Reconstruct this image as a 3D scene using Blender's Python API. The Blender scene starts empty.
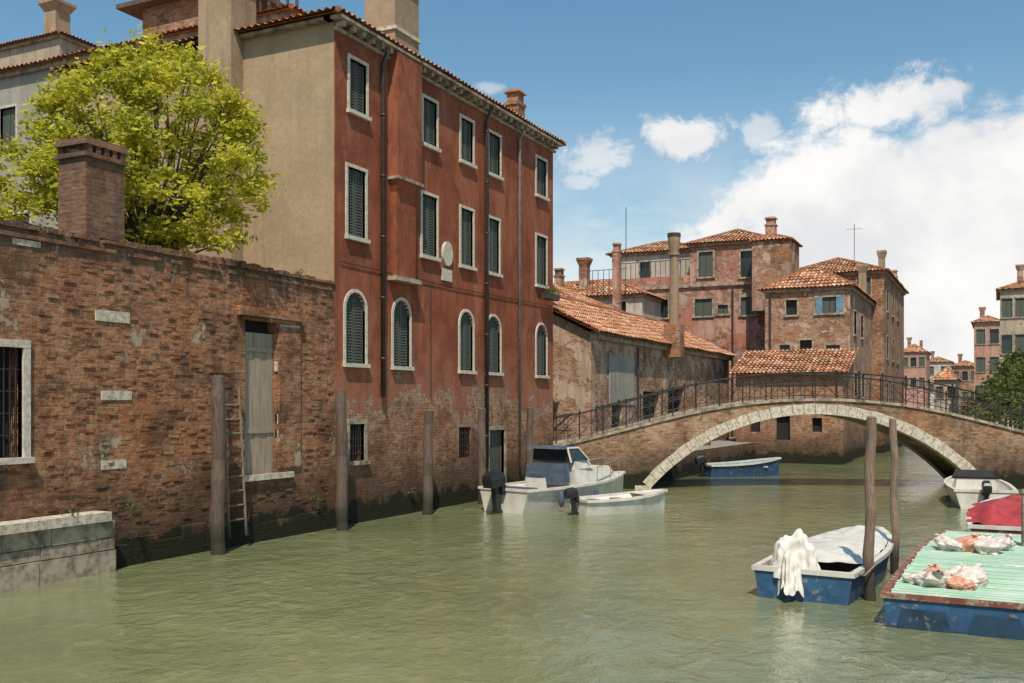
import bpy, bmesh, math, random
import numpy as np
from mathutils import Vector, Matrix
from mathutils import noise as NZ
random.seed(7); np.random.seed(7)
scene=bpy.context.scene
V=Vector
# ------------------------------------------------------------------ survey helpers
FL=995.0; HZ=405.0; CH=3.0
YAW=math.atan(490/995.0); SA,CA=math.sin(YAW),math.cos(YAW)
def ray(px):
    t=(px-512)/FL
    return (-SA+t*CA, CA+t*SA)
def onx(px,X):
    d=ray(px); return X*d[1]/d[0]
def zx(px,py,X):
    d=ray(px); s=X/d[0]; return CH+(HZ-py)/FL*s
def at(px,s):
    d=ray(px); return (d[0]*s,d[1]*s)
# ------------------------------------------------------------------ materials
class M:
    def __init__(s,name):
        s.mat=bpy.data.materials.new(name); s.mat.use_nodes=True
        s.nt=s.mat.node_tree; s.nt.nodes.clear()
        s.out=s.nt.nodes.new('ShaderNodeOutputMaterial')
        s.b=s.nt.nodes.new('ShaderNodeBsdfPrincipled')
        s.nt.links.new(s.b.outputs[0],s.out.inputs[0])
        s.geo=s.nt.nodes.new('ShaderNodeNewGeometry')
        s.P=s.geo.outputs['Position']
    def set(s,node,i,v):
        if isinstance(v,bpy.types.NodeSocket): s.nt.links.new(v,node.inputs[i])
        else:
            if isinstance(v,tuple) and len(v)==3 and node.inputs[i].type=='RGBA': v=(*v,1)
            node.inputs[i].default_value=v
    def math(s,op,a,b=None,c=None,clamp=False):
        n=s.nt.nodes.new('ShaderNodeMath'); n.operation=op; n.use_clamp=clamp
        s.set(n,0,a)
        if b is not None: s.set(n,1,b)
        if c is not None: s.set(n,2,c)
        return n.outputs[0]
    def vm(s,op,a,b=None):
        n=s.nt.nodes.new('ShaderNodeVectorMath'); n.operation=op
        s.set(n,0,a)
        if b is not None: s.set(n,1,b)
        return n.outputs['Value'] if op in('DOT_PRODUCT','LENGTH','DISTANCE') else n.outputs[0]
    def mix(s,f,a,b,blend='MIX'):
        n=s.nt.nodes.new('ShaderNodeMix'); n.data_type='RGBA'; n.blend_type=blend
        s.set(n,0,f); s.set(n,6,a); s.set(n,7,b); return n.outputs[2]
    def noise(s,scale,detail=4,rough=.55,vec=None,dist=0):
        n=s.nt.nodes.new('ShaderNodeTexNoise'); s.set(n,'Vector',vec if vec is not None else s.P)
        n.inputs['Scale'].default_value=scale; n.inputs['Detail'].default_value=detail
        n.inputs['Roughness'].default_value=rough; n.inputs['Distortion'].default_value=dist
        return n.outputs[0]
    def mr(s,v,a,b,c=0.,d=1.):
        n=s.nt.nodes.new('ShaderNodeMapRange'); n.interpolation_type='SMOOTHSTEP'
        s.set(n,0,v); s.set(n,1,a); s.set(n,2,b); s.set(n,3,c); s.set(n,4,d); return n.outputs[0]
    def sep(s,v):
        n=s.nt.nodes.new('ShaderNodeSeparateXYZ'); s.set(n,0,v); return n.outputs
    def comb(s,x,y,z):
        n=s.nt.nodes.new('ShaderNodeCombineXYZ'); s.set(n,0,x); s.set(n,1,y); s.set(n,2,z); return n.outputs[0]
    def attr(s,name):
        n=s.nt.nodes.new('ShaderNodeAttribute'); n.attribute_name=name; return n.outputs['Fac']
    def bump(s,h,st=.5,dist=.02):
        n=s.nt.nodes.new('ShaderNodeBump'); n.inputs['Strength'].default_value=st
        n.inputs['Distance'].default_value=dist; s.set(n,'Height',h)
        s.nt.links.new(n.outputs[0],s.b.inputs['Normal'])
    def col(s,c): s.set(s.b,'Base Color',c)
    def rough(s,r): s.set(s.b,'Roughness',r)

def wallmat(name,b1=(.26,.10,.055),b2=(.36,.17,.10),mort=(.34,.27,.20),plaster=None,peel_z=None,peel=0.62,
            dirt=.5,algae=True,pale=.55,plaster2=None,patch=None,bricksc=1.0,palec=(.44,.35,.26),darkp=.55,topz=None,wash=None):
    m=M(name)
    N=m.geo.outputs['True Normal']
    T=m.vm('CROSS_PRODUCT',N,(0,0,1))
    u=m.vm('DOT_PRODUCT',m.P,T)
    xyz=m.sep(m.P); z=xyz[2]
    wob=m.math('MULTIPLY',m.math('SUBTRACT',m.noise(1.3,2),.5),.06)
    vec=m.comb(m.math('ADD',u,wob),m.math('ADD',z,wob),0.)
    br=m.nt.nodes.new('ShaderNodeTexBrick'); m.set(br,'Vector',vec)
    br.inputs['Scale'].default_value=1; br.inputs['Brick Width'].default_value=.27*bricksc; br.inputs['Row Height'].default_value=.078*bricksc
    br.inputs['Mortar Size'].default_value=.011*bricksc; br.inputs['Mortar Smooth'].default_value=.4; br.inputs['Bias'].default_value=0.
    m.set(br,'Color1',b1); m.set(br,'Color2',b2); m.set(br,'Mortar',mort)
    c=br.outputs['Color']; bf=br.outputs['Fac']
    big=m.noise(.55,6,.6); fine=m.noise(7,5,.7); med=m.noise(2.0,6,.7,dist=.5)
    cell=m.noise(3.7,1,.5,vec=m.vm('MULTIPLY',m.P,(1.,1.,3.2)))
    c=m.mix(m.mr(cell,.56,.64,0,.6),c,tuple(v*.38 for v in b1))
    c=m.mix(m.mr(cell,.42,.34,0,.5),c,(b2[0]*1.12,b2[1]*1.2,b2[2]*1.2))
    c=m.mix(m.mr(fine,.38,.72),c,m.mix(.55,c,(.08,.035,.022)))
    pm=m.mr(m.math('ADD',m.math('MULTIPLY',med,.6),m.math('MULTIPLY',fine,.4)),pale,pale+.10)
    c=m.mix(m.math('MULTIPLY',pm,.75),c,palec)
    c=m.mix(m.math('MULTIPLY',m.mr(big,.5,.66),.5),c,(.36,.13,.05))
    dk=m.noise(.8,7,.65,vec=m.vm('ADD',m.P,(13.,7.,3.)),dist=.3)
    c=m.mix(m.math('MULTIPLY',m.mr(dk,.46,.66),darkp),c,(.06,.033,.022))
    height=m.math('MULTIPLY',m.math('SUBTRACT',1.0,bf),.6)
    height=m.math('ADD',height,m.math('MULTIPLY',fine,1.1))
    if plaster:
        p2=plaster2 or tuple(v*.72 for v in plaster)
        strk=m.noise(1.,6,.65,vec=m.vm('MULTIPLY',m.P,(2.4,2.4,.22)))
        blot=m.noise(.8,8,.7,vec=m.vm('ADD',m.P,(3.,31.,9.)),dist=.3)
        pc=m.mix(m.mr(blot,.38,.62),plaster,p2)
        pc=m.mix(m.math('MULTIPLY',m.mr(strk,.48,.70),dirt),pc,tuple(v*.38 for v in plaster))
        pc=m.mix(m.math('MULTIPLY',m.mr(m.noise(3.5,7,.75,vec=m.vm('MULTIPLY',m.P,(1.,1.,.5))),.54,.70),.45),pc,tuple(min(1,v*1.2+.05) for v in plaster))
        pc=m.mix(m.mr(fine,.3,.8,0.,.4),pc,tuple(v*.5 for v in plaster))
        if patch: pc=m.mix(m.math('MULTIPLY',m.mr(m.noise(.5,3,.5,vec=m.vm('ADD',m.P,(51.,7.,1.))),.52,.56),.8),pc,patch)
        if wash:
            pc=m.mix(m.math('MULTIPLY',m.mr(m.noise(1.,8,.72,vec=m.vm('MULTIPLY',m.vm('ADD',m.P,(5.,17.,1.)),(1.1,1.1,.45)),dist=.4),.47,.66),.55),pc,wash)
        nz=m.noise(1.1,9,.7,vec=m.vm('ADD',m.P,(5.,5.,77.)),dist=.2)
        if peel_z is not None:
            a=m.math('ADD',z,m.math('MULTIPLY',m.math('SUBTRACT',nz,.5),6.2))
            mask=m.mr(a,peel_z-.08,peel_z+.08)
            halo=m.mr(a,peel_z-.7,peel_z+.0)
            c=m.mix(m.math('MULTIPLY',halo,.55),c,(.46,.35,.26))
            pc=m.mix(m.mr(a,peel_z+2.2,peel_z,0.,.45),pc,(.38,.18,.11))
            up=m.mr(nz,peel,peel+.015,1.,0.)
            mask=m.math('MULTIPLY',mask,up)
        else:
            mask=m.mr(nz,peel,peel+.02,1.,0.)
        c=m.mix(mask,c,pc)
        h2=m.math('ADD',m.math('MULTIPLY',fine,.35),1.5)
        n=m.nt.nodes.new('ShaderNodeMix'); n.data_type='FLOAT'; m.set(n,0,mask); m.set(n,2,height); m.set(n,3,h2); height=n.outputs[0]
    st=m.noise(1.,7,.7,vec=m.vm('MULTIPLY',m.P,(4.,4.,.35)))
    c=m.mix(m.math('MULTIPLY',m.mr(st,.50,.70),.45*dirt),c,(.05,.035,.025))
    if topz:
        c=m.mix(m.mr(m.math('ADD',z,m.math('MULTIPLY',m.math('SUBTRACT',st,.5),2.5)),topz-.9,topz+.1,0.,.55),c,(.09,.065,.05))
    if algae:
        zz=m.math('ADD',z,m.math('MULTIPLY',m.math('SUBTRACT',m.noise(1.5,6,.65),.5),1.3))
        c=m.mix(m.mr(zz,.45,2.2,.82,0.),c,(.05,.034,.022))
        c=m.mix(m.mr(zz,.45,.65,.95,0.),c,(.016,.018,.009))
    m.col(c); m.rough(.92); m.b.inputs['Specular IOR Level'].default_value=.2
    m.bump(height,1.,.028)
    return m.mat

def simple(name,c,rough=.7,var=.25,scale=6,metal=0.,bump=.0,c2=None,detail=5,stretch=None,wear=None,weart=.6,wet=False):
    m=M(name)
    vec=m.vm('MULTIPLY',m.P,stretch) if stretch else None
    n=m.noise(scale,detail,.62,vec=vec)
    n2=m.noise(scale*.22,4,.6)
    d=c2 or tuple(v*(1-var*1.6) for v in c)
    k=m.mr(n,.35,.7)
    col=m.mix(k,c,d)
    col=m.mix(m.mr(n2,.45,.75,0,.5),col,tuple(v*(1-var) for v in c))
    if wear: col=m.mix(m.mr(m.noise(scale*1.3,8,.75,vec=m.vm('ADD',m.P,(3,5,7))),weart,weart+.05),col,wear)
    if wet:
        z=m.sep(m.P)[2]; zz=m.math('ADD',z,m.math('MULTIPLY',m.math('SUBTRACT',n,.5),.4))
        col=m.mix(m.mr(zz,.25,.8,.9,0.),col,(.022,.022,.013))
    m.col(col); m.rough(rough); m.b.inputs['Metallic'].default_value=metal
    if bump: m.bump(n,bump,.02)
    return m.mat

def tilemat(name):
    m=M(name)
    r=m.attr('rnd')
    c=m.mix(m.mr(r,0.,1.),(.27,.095,.045),(.55,.26,.14))
    c=m.mix(m.mr(r,.82,.9),c,(.55,.42,.30))
    n=m.noise(1.2,6,.65)
    c=m.mix(m.mr(n,.48,.72,0,.65),c,(.12,.08,.05))
    c=m.mix(m.mr(m.noise(9,4,.6),.5,.75,0,.5),c,(.46,.38,.28))
    m.col(c); m.rough(.9); m.b.inputs['Specular IOR Level'].default_value=.2
    m.bump(m.noise(14,4,.6),.5,.01)
    return m.mat

def leafmat(name,ca,cb,cc,tl=.45):
    m=M(name)
    r=m.attr('rnd')
    c=m.mix(m.mr(r,0.,.7),ca,cb); c=m.mix(m.mr(r,.7,1.),c,cc)
    m.col(c); m.rough(.6); m.b.inputs['Specular IOR Level'].default_value=.25
    tr=m.nt.nodes.new('ShaderNodeBsdfTranslucent'); m.set(tr,'Color',c)
    ms=m.nt.nodes.new('ShaderNodeMixShader'); ms.inputs[0].default_value=tl
    m.nt.links.new(m.b.outputs[0],ms.inputs[1]); m.nt.links.new(tr.outputs[0],ms.inputs[2])
    m.nt.links.new(ms.outputs[0],m.out.inputs[0])
    return m.mat

MAT={}
MAT['garden']=wallmat('old_brick_garden',b1=(.32,.115,.050),b2=(.46,.21,.105),mort=(.36,.27,.18),plaster=(.44,.33,.23),plaster2=(.34,.25,.17),peel=.385,pale=.55,palec=(.48,.36,.25),darkp=.70,topz=6.0,dirt=.95)
MAT['red']=wallmat('red_stucco',plaster=(.300,.088,.042),plaster2=(.195,.056,.030),peel_z=3.1,peel=.665,dirt=.6,b1=(.32,.13,.06),b2=(.44,.21,.12),pale=.53,wash=(.35,.145,.085))
MAT['beige']=wallmat('beige_stucco',plaster=(.41,.295,.185),plaster2=(.35,.25,.155),peel=.85,dirt=.25,algae=False)
MAT['tan']=wallmat('tan_stucco',plaster=(.38,.27,.18),plaster2=(.31,.22,.14),peel=.80,dirt=.45,algae=False)
MAT['grey']=wallmat('grey_stucco',plaster=(.36,.33,.28),plaster2=(.29,.27,.22),peel=.82,dirt=.4,algae=False)
MAT['warebrick']=wallmat('warehouse_wall',b1=(.36,.17,.095),b2=(.48,.28,.18),plaster=(.48,.36,.26),plaster2=(.40,.26,.18),peel=.48,pale=.5,dirt=.7)
MAT['pink']=wallmat('pink_wall',b1=(.36,.15,.095),b2=(.46,.25,.17),plaster=(.50,.30,.22),plaster2=(.43,.20,.145),peel=.49,pale=.48,dirt=.8,patch=(.37,.14,.095),palec=(.52,.40,.31))
MAT['brick2']=wallmat('brick_house_wall',b1=(.36,.17,.10),b2=(.46,.27,.17),plaster=(.50,.34,.25),peel=.45,pale=.5,dirt=.7)
MAT['brick3']=wallmat('brick_plain',b1=(.35,.155,.085),b2=(.46,.24,.14),plaster=(.46,.34,.25),peel=.38,pale=.52,dirt=.7)
MAT['bridgebrick']=wallmat('bridge_brick',b1=(.34,.17,.09),b2=(.46,.28,.16),mort=(.42,.35,.27),pale=.53,dirt=.7)
MAT['farpink']=wallmat('far_pink',plaster=(.50,.27,.20),peel=.65,dirt=.5,algae=False)
MAT['farbeige']=wallmat('far_beige',plaster=(.48,.38,.28),peel=.65,dirt=.6,algae=False)
MAT['farwhite']=wallmat('far_white',plaster=(.58,.50,.42),peel=.62,dirt=.5,algae=False)
MAT['stone']=simple('istrian_stone',(.60,.52,.41),.8,.3,9,bump=.4,wear=(.25,.20,.14),weart=.55)
MAT['stonew']=simple('white_stone_frame',(.60,.53,.43),.8,.25,12,bump=.2,wear=(.30,.25,.19),weart=.58)
MAT['stoned']=simple('weathered_stone',(.40,.32,.23),.85,.45,4,bump=.5)
MAT['shutter']=simple('green_shutter',(.085,.095,.075),.6,.3,20)
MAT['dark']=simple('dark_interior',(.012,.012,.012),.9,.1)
MAT['glass']=simple('window_glass',(.03,.035,.04),.12,.1)
MAT['iron']=simple('iron',(.045,.035,.028),.6,.3,30,metal=.3)
MAT['pipe']=simple('drain_pipe',(.06,.035,.03),.5,.3,5)
MAT['pipel']=simple('drain_pipe_zinc',(.28,.24,.2),.5,.3,5)
MAT['tile']=tilemat('terracotta_tiles')
MAT['pole']=simple('weathered_timber',(.15,.10,.07),.85,.5,5,bump=.8,stretch=(9,9,.6),c2=(.06,.042,.032),wet=True)
MAT['polelit']=simple('sunlit_timber',(.25,.17,.115),.85,.4,5,bump=.8,stretch=(12,12,.7),c2=(.12,.08,.055),wet=True)  # lighter copy of the pole timber, sunlit tone put into the colour
MAT['board']=simple('grey_boards',(.36,.28,.20),.8,.25,4,stretch=(6,6,.5),bump=.3,c2=(.24,.18,.13))
MAT['paving']=simple('paving',(.28,.26,.23),.85,.3,3)
MAT['soil']=simple('soil',(.13,.11,.07),.95,.3,2)
MAT['bark']=simple('bark',(.10,.085,.06),.9,.4,8,bump=.8)
MAT['leafy']=leafmat('yellow_green_leaves',(.25,.27,.03),(.56,.52,.05),(.74,.65,.09),.5)
MAT['leafd']=leafmat('dark_green_leaves',(.05,.075,.02),(.13,.16,.04),(.22,.24,.07))
MAT['gel']=simple('white_gelcoat',(.64,.60,.53),.4,.16,3,wear=(.38,.33,.26),weart=.60)
MAT['cloth']=simple('white_canvas',(.70,.65,.58),.85,.14,4,bump=.3)
MAT['blue']=simple('blue_paint',(.03,.10,.20),.5,.35,5,c2=(.02,.055,.12),wear=(.16,.17,.16),weart=.56)
MAT['navy']=simple('navy_paint',(.02,.055,.10),.5,.3,6,wear=(.12,.13,.13),weart=.6)
MAT['canopy']=simple('blue_grey_canvas',(.07,.10,.14),.8,.3,6,bump=.3)
MAT['green']=simple('green_deck',(.32,.52,.37),.8,.2,1.6,c2=(.50,.60,.47),wear=(.62,.62,.52),weart=.56)
MAT['redtarp']=simple('red_tarp',(.40,.04,.04),.6,.3,3,bump=.5)
MAT['redp']=simple('faded_red_paint',(.24,.075,.05),.7,.3,5,wear=(.3,.22,.17),weart=.52)
MAT['black']=simple('black_plastic',(.02,.02,.024),.35,.2,5)
MAT['woodin']=simple('boat_wood',(.28,.19,.12),.6,.3,4,stretch=(1,6,1))
MAT['fadedblue']=simple('faded_blue_paint',(.13,.25,.36),.6,.3,5)
MAT['bagw']=simple('plastic_bag',(.64,.57,.51),.35,.1,14,c2=(.46,.36,.31))
MAT['bago']=simple('peach_bag',(.58,.33,.22),.35,.2,14,c2=(.50,.16,.12))

# ------------------------------------------------------------------ mesh helpers
class Frame:
    def __init__(s,O,U,N): s.O=V(O); s.U=V(U).normalized(); s.N=V(N).normalized()
    def p(s,u,z,d=0): return s.O+s.U*u+s.N*d+V((0,0,z))
class MB:
    def __init__(s): s.v=[]; s.f=[]; s.r=[]; s.mi=[]; s.cur=0
    def poly(s,pts,r=0.):
        i=len(s.v); s.v+= [tuple(p) for p in pts]; s.f.append(tuple(range(i,i+len(pts)))); s.r.append(r); s.mi.append(s.cur)
    def hexa(s,p,r=0.):
        i=len(s.v); s.v+=[tuple(q) for q in p]
        for a in ((0,1,2,3),(7,6,5,4),(0,4,5,1),(1,5,6,2),(2,6,7,3),(3,7,4,0)):
            s.f.append(tuple(i+k for k in a)); s.r.append(r); s.mi.append(s.cur)
    def fbox(s,fr,u0,u1,z0,z1,d0,d1):
        s.hexa([fr.p(u0,z0,d0),fr.p(u1,z0,d0),fr.p(u1,z1,d0),fr.p(u0,z1,d0),fr.p(u0,z0,d1),fr.p(u1,z0,d1),fr.p(u1,z1,d1),fr.p(u0,z1,d1)])
    def box(s,x0,x1,y0,y1,z0,z1):
        s.hexa([(x0,y0,z0),(x1,y0,z0),(x1,y1,z0),(x0,y1,z0),(x0,y0,z1),(x1,y0,z1),(x1,y1,z1),(x0,y1,z1)])
    def taper(s,cx,cy,z0,z1,a0,b0,a1,b1):
        s.hexa([(cx-a0,cy-b0,z0),(cx+a0,cy-b0,z0),(cx+a0,cy+b0,z0),(cx-a0,cy+b0,z0),(cx-a1,cy-b1,z1),(cx+a1,cy-b1,z1),(cx+a1,cy+b1,z1),(cx-a1,cy+b1,z1)])
    def tube(s,pts,rad,seg=8,caps=True):
        pts=[V(p) for p in pts]; rings=[]
        if not hasattr(rad,'__len__'): rad=[rad]*len(pts)
        ref=None
        for i,p in enumerate(pts):
            d=(pts[min(i+1,len(pts)-1)]-pts[max(i-1,0)]).normalized()
            a=d.orthogonal().normalized() if ref is None else (ref-d*ref.dot(d)).normalized()
            ref=a; b=d.cross(a); base=len(s.v)
            for k in range(seg):
                t=2*math.pi*k/seg; s.v.append(tuple(p+(a*math.cos(t)+b*math.sin(t))*rad[i]))
            rings.append(base)
        for i in range(len(rings)-1):
            for k in range(seg):
                s.f.append((rings[i]+k,rings[i]+(k+1)%seg,rings[i+1]+(k+1)%seg,rings[i+1]+k)); s.r.append(0.); s.mi.append(s.cur)
        if caps:
            for b in (rings[0],rings[-1]): s.f.append(tuple(b+k for k in range(seg))); s.r.append(0.); s.mi.append(s.cur)
    def build(s,name,mats,parent=None,smooth=False,recalc=True):
        me=bpy.data.meshes.new(name); me.from_pydata(s.v,[],s.f)
        if not isinstance(mats,(list,tuple)): mats=[mats]
        for m in mats: me.materials.append(m)
        me.polygons.foreach_set('material_index',s.mi)
        if recalc:
            bm=bmesh.new(); bm.from_mesh(me); bmesh.ops.recalc_face_normals(bm,faces=bm.faces); bm.to_mesh(me); bm.free()
        at_=me.attributes.new('rnd','FLOAT','FACE'); at_.data.foreach_set('value',s.r)
        if smooth: me.polygons.foreach_set('use_smooth',[True]*len(me.polygons))
        ob=bpy.data.objects.new(name,me); scene.collection.objects.link(ob)
        if parent: ob.parent=parent
        return ob
class Thing:
    def __init__(s,name):
        s.e=bpy.data.objects.new(name,None); scene.collection.objects.link(s.e); s.parts={}; s.name=name
    def part(s,n,mat,smooth=False):
        if n not in s.parts: s.parts[n]=(MB(),mat,smooth)
        return s.parts[n][0]
    def done(s):
        for n,(mb,mat,sm) in s.parts.items():
            if mb.f: mb.build(n,mat,s.e,sm,recalc=len(mb.f)<60000)

def facade(mb,fr,u0,u1,z0,z1,ops,depth=.25):
    us=sorted(set([u0,u1]+[o[0] for o in ops]+[o[1] for o in ops])); zs=sorted(set([z0,z1]+[o[2] for o in ops]+[o[3] for o in ops]))
    for i in range(len(us)-1):
        for j in range(len(zs)-1):
            a,b,c,d=us[i],us[i+1],zs[j],zs[j+1]; mu,mz=(a+b)/2,(c+d)/2
            if any(o[0]<mu<o[1] and o[2]<mz<o[3] for o in ops): continue
            mb.poly([fr.p(a,c),fr.p(b,c),fr.p(b,d),fr.p(a,d)])
    for o in ops:
        a,b,c,d=o[:4]; arch=len(o)>4 and o[4]
        top=d-(b-a)/2 if arch else d
        mb.poly([fr.p(a,c),fr.p(b,c),fr.p(b,c,-depth),fr.p(a,c,-depth)])
        mb.poly([fr.p(a,c),fr.p(a,top),fr.p(a,top,-depth),fr.p(a,c,-depth)])
        mb.poly([fr.p(b,c),fr.p(b,top),fr.p(b,top,-depth),fr.p(b,c,-depth)])
        if not arch: mb.poly([fr.p(a,d),fr.p(b,d),fr.p(b,d,-depth),fr.p(a,d,-depth)])
        else:
            r=(b-a)/2; cu=(a+b)/2; n=10
            arc=[(cu-r*math.cos(math.pi*k/n),top+r*math.sin(math.pi*k/n)) for k in range(n+1)]
            for k in range(n):
                p,q=arc[k],arc[k+1]
                cor=(a,d) if k<n/2 else (b,d)
                mb.poly([fr.p(*p),fr.p(*q),fr.p(*cor)])
                mb.poly([fr.p(*p),fr.p(*q),fr.p(*q,-depth),fr.p(*p,-depth)])
def surround(mb,fr,o,w=.11,pr=.05,sill=True):
    a,b,c,d=o[:4]; arch=len(o)>4 and o[4]; top=d-(b-a)/2 if arch else d
    mb.fbox(fr,a-w,a,c,top,-.10,pr); mb.fbox(fr,b,b+w,c,top,-.10,pr)
    if not arch: mb.fbox(fr,a-w,b+w,d,d+w,-.10,pr+.004)
    else:
        r=(b-a)/2; cu=(a+b)/2; n=12
        for k in range(n):
            t0,t1=math.pi*k/n,math.pi*(k+1)/n
            def q(t,rr,dd): return fr.p(cu-rr*math.cos(t),top+rr*math.sin(t),dd)
            mb.hexa([q(t0,r,-.1),q(t1,r,-.1),q(t1,r+w,-.1),q(t0,r+w,-.1),q(t0,r,pr),q(t1,r,pr),q(t1,r+w,pr),q(t0,r+w,pr)])
    if sill: mb.fbox(fr,a-w-.03,b+w+.03,c-.10,c,-.10,pr+.07)
def shutters(mb,fr,o,slats=True,d=-.06):
    a,b,c,e=o[:4]; mid=(a+b)/2
    mb.fbox(fr,a+.005,mid-.012,c+.01,e-.01,d-.05,d-.03)
    mb.fbox(fr,mid+.012,b-.005,c+.01,e-.01,d-.05,d-.03)
    if slats:
        for (p,q) in ((a+.02,mid-.02),(mid+.02,b-.02)):
            for w in ((p,p+.05),(q-.05,q)): mb.fbox(fr,w[0],w[1],c+.01,e-.01,d-.03,d+.005)
            z=c+.08
            while z<e-.08:
                mb.hexa([fr.p(p+.05,z,d-.03),fr.p(q-.05,z,d-.03),fr.p(q-.05,z+.05,d-.03),fr.p(p+.05,z+.05,d-.03),
                         fr.p(p+.05,z-.02,d),fr.p(q-.05,z-.02,d),fr.p(q-.05,z-.005,d),fr.p(p+.05,z-.005,d)])
                z+=.075
def tile_slope(mb,A,Bp,C,D,period=.22,row=.36,amp=.035):
    A,Bp,C,D=map(V,(A,Bp,C,D)); e=(Bp-A); L=e.length; e.normalize()
    nrm=e.cross(D-A if (D-A).cross(e).length>.01 else C-A).normalized()
    if nrm.z<0: nrm=-nrm
    up=nrm.cross(e).normalized()
    if up.z<0: up=-up
    H=(D-A).dot(up); l1=(D-A).dot(e); r1=(C-A).dot(e)
    nr=max(1,int(H/row)); nc=int((L+max(0,-l1)+max(0,r1-L))/(period/4))+1
    ustart=min(0,l1)
    for j in range(nr):
        v0,v1=H*j/nr,H*(j+1)/nr
        lo0,hi0=l1*v0/H,L+(r1-L)*v0/H; lo1,hi1=l1*v1/H,L+(r1-L)*v1/H
        b0=len(mb.v); 
        for k in range(nc+1):
            u=ustart+k*period/4; w=amp*math.cos(2*math.pi*u/period); jit=.016*math.sin(k//4*12.9+j*7.7)
            ua=min(max(u,lo0),hi0); ub=min(max(u,lo1),hi1)
            mb.v.append(tuple(A+e*ua+up*v0+nrm*(w+.045+jit))); mb.v.append(tuple(A+e*ub+up*v1+nrm*(w+jit)))
        for k in range(nc):
            u=ustart+(k+.5)*period/4
            if u<min(lo0,lo1)-period or u>max(hi0,hi1)+period: continue
            i=b0+2*k; mb.f.append((i,i+2,i+3,i+1)); tid=int(math.floor((u+period/4)/(period/2)))
            mb.r.append(((math.sin(tid*12.9898+j*78.233)*43758.5453)%1.0)); mb.mi.append(0)
    mb.poly([A-nrm*.04,Bp-nrm*.04,C-nrm*.04,D-nrm*.04],.3)
def hip_roof(mb,x0,x1,y0,y1,z,rh,ov=.3,**k):
    x0-=ov;x1+=ov;y0-=ov;y1+=ov; w,d=x1-x0,y1-y0; h=min(w,d)/2
    if w>d: R0,R1=(x0+h,(y0+y1)/2,z+rh),(x1-h,(y0+y1)/2,z+rh)
    else: R0,R1=((x0+x1)/2,y0+h,z+rh),((x0+x1)/2,y1-h,z+rh)
    a,b,c,d_=(x0,y0,z),(x1,y0,z),(x1,y1,z),(x0,y1,z)
    if w>d:
        tile_slope(mb,a,b,R1,R0,**k); tile_slope(mb,b,c,R1,R1,**k); tile_slope(mb,c,d_,R0,R1,**k); tile_slope(mb,d_,a,R0,R0,**k)
    else:
        tile_slope(mb,a,b,R0,R0,**k); tile_slope(mb,b,c,R1,R0,**k); tile_slope(mb,c,d_,R1,R1,**k); tile_slope(mb,d_,a,R0,R1,**k)
    mb.tube([R0,R1],.09,8); 
    for p,q in ((a,R0),(b,R0 if w<=d else R1),(c,R1),(d_,R1 if w<=d else R0)): mb.tube([p,q],.08,6)
def chimney(mb,cx,cy,z0,z1,w=.35,d=.35,top='flare'):
    mb.taper(cx,cy,z0,z1-.55,w,d,w*.97,d*.97)
    if top=='flare':
        mb.taper(cx,cy,z1-.55,z1-.15,w*.9,d*.9,w*1.4,d*1.4); mb.taper(cx,cy,z1-.15,z1,w*1.45,d*1.45,w*1.45,d*1.45)
    else:
        mb.taper(cx,cy,z1-.55,z1-.45,w*1.15,d*1.15,w*1.15,d*1.15); mb.taper(cx,cy,z1-.45,z1-.12,w*.85,d*.85,w*.85,d*.85)
        mb.taper(cx,cy,z1-.12,z1,w*1.2,d*1.2,w*.9,d*.9)

def house(name,x0,x1,y0,y1,h,wall,swin=(),ewin=(),rh=1.2,base=-.6,roof=True,period=.22,frame='stonew',shut='shutter',cornice=True,fw=.09):
    T=Thing(name); W=T.part('walls',MAT[wall]); 
    fs=Frame((0,y0,0),(1,0,0),(0,-1,0)); fe=Frame((x1,0,0),(0,1,0),(1,0,0))
    facade(W,fs,x0,x1,base,h,list(swin),.22); facade(W,fe,y0,y1,base,h,list(ewin),.22)
    W.poly([(x0,y0,base),(x0,y1,base),(x0,y1,h),(x0,y0,h)]); W.poly([(x0,y1,base),(x1,y1,base),(x1,y1,h),(x0,y1,h)])
    S=T.part('window_frames',MAT[frame]); H=T.part('shutters',MAT[shut]); G=T.part('window_panes',MAT['glass'])
    for fr,ws in ((fs,swin),(fe,ewin)):
        for i,o in enumerate(ws):
            surround(S,fr,o,fw,.03)
            if (i*7+int(o[2]*3))%3: shutters(H,fr,o,False)
            G.poly([fr.p(o[0],o[2],-.2),fr.p(o[1],o[2],-.2),fr.p(o[1],o[3],-.2),fr.p(o[0],o[3],-.2)])
    if cornice:
        C=T.part('cornice',MAT['stoned']); C.fbox(fs,x0-.1,x1+.12,h-.18,h,.003,.14); C.fbox(fe,y0,y1,h-.18,h-.004,.003,.14)
    if roof: hip_roof(T.part('roof',MAT['tile']),x0,x1,y0,y1,h,rh,period=period)
    return T,fs,fe

# ------------------------------------------------------------------ ground and water
g=MB(); g.poly([(-1500,-1500,-1.6),(1500,-1500,-1.6),(1500,2500,-1.6),(-1500,2500,-1.6)]); g.build('ground',MAT['soil'])
w=MB(); w.poly([(-1500,-1500,0),(1500,-1500,0),(1500,2500,0),(-1500,2500,0)])
m=M('canal_water')
P=m.vm('MULTIPLY',m.P,(1.0,.8,1.)); 
n1=m.noise(.75,3,.5,vec=P,dist=.7); n2=m.noise(2.6,4,.58,vec=P,dist=1.0); n3=m.noise(9,3,.55,vec=P,dist=.6)
calm=m.mr(m.noise(.12,3,.5,vec=m.vm('ADD',m.P,(40,4,0)),dist=.5),.35,.65,.5,1.1)
hgt=m.math('MULTIPLY',m.math('ADD',m.math('ADD',m.math('MULTIPLY',n1,1.0),m.math('MULTIPLY',n2,.75)),m.math('MULTIPLY',n3,.20)),calm)
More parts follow.
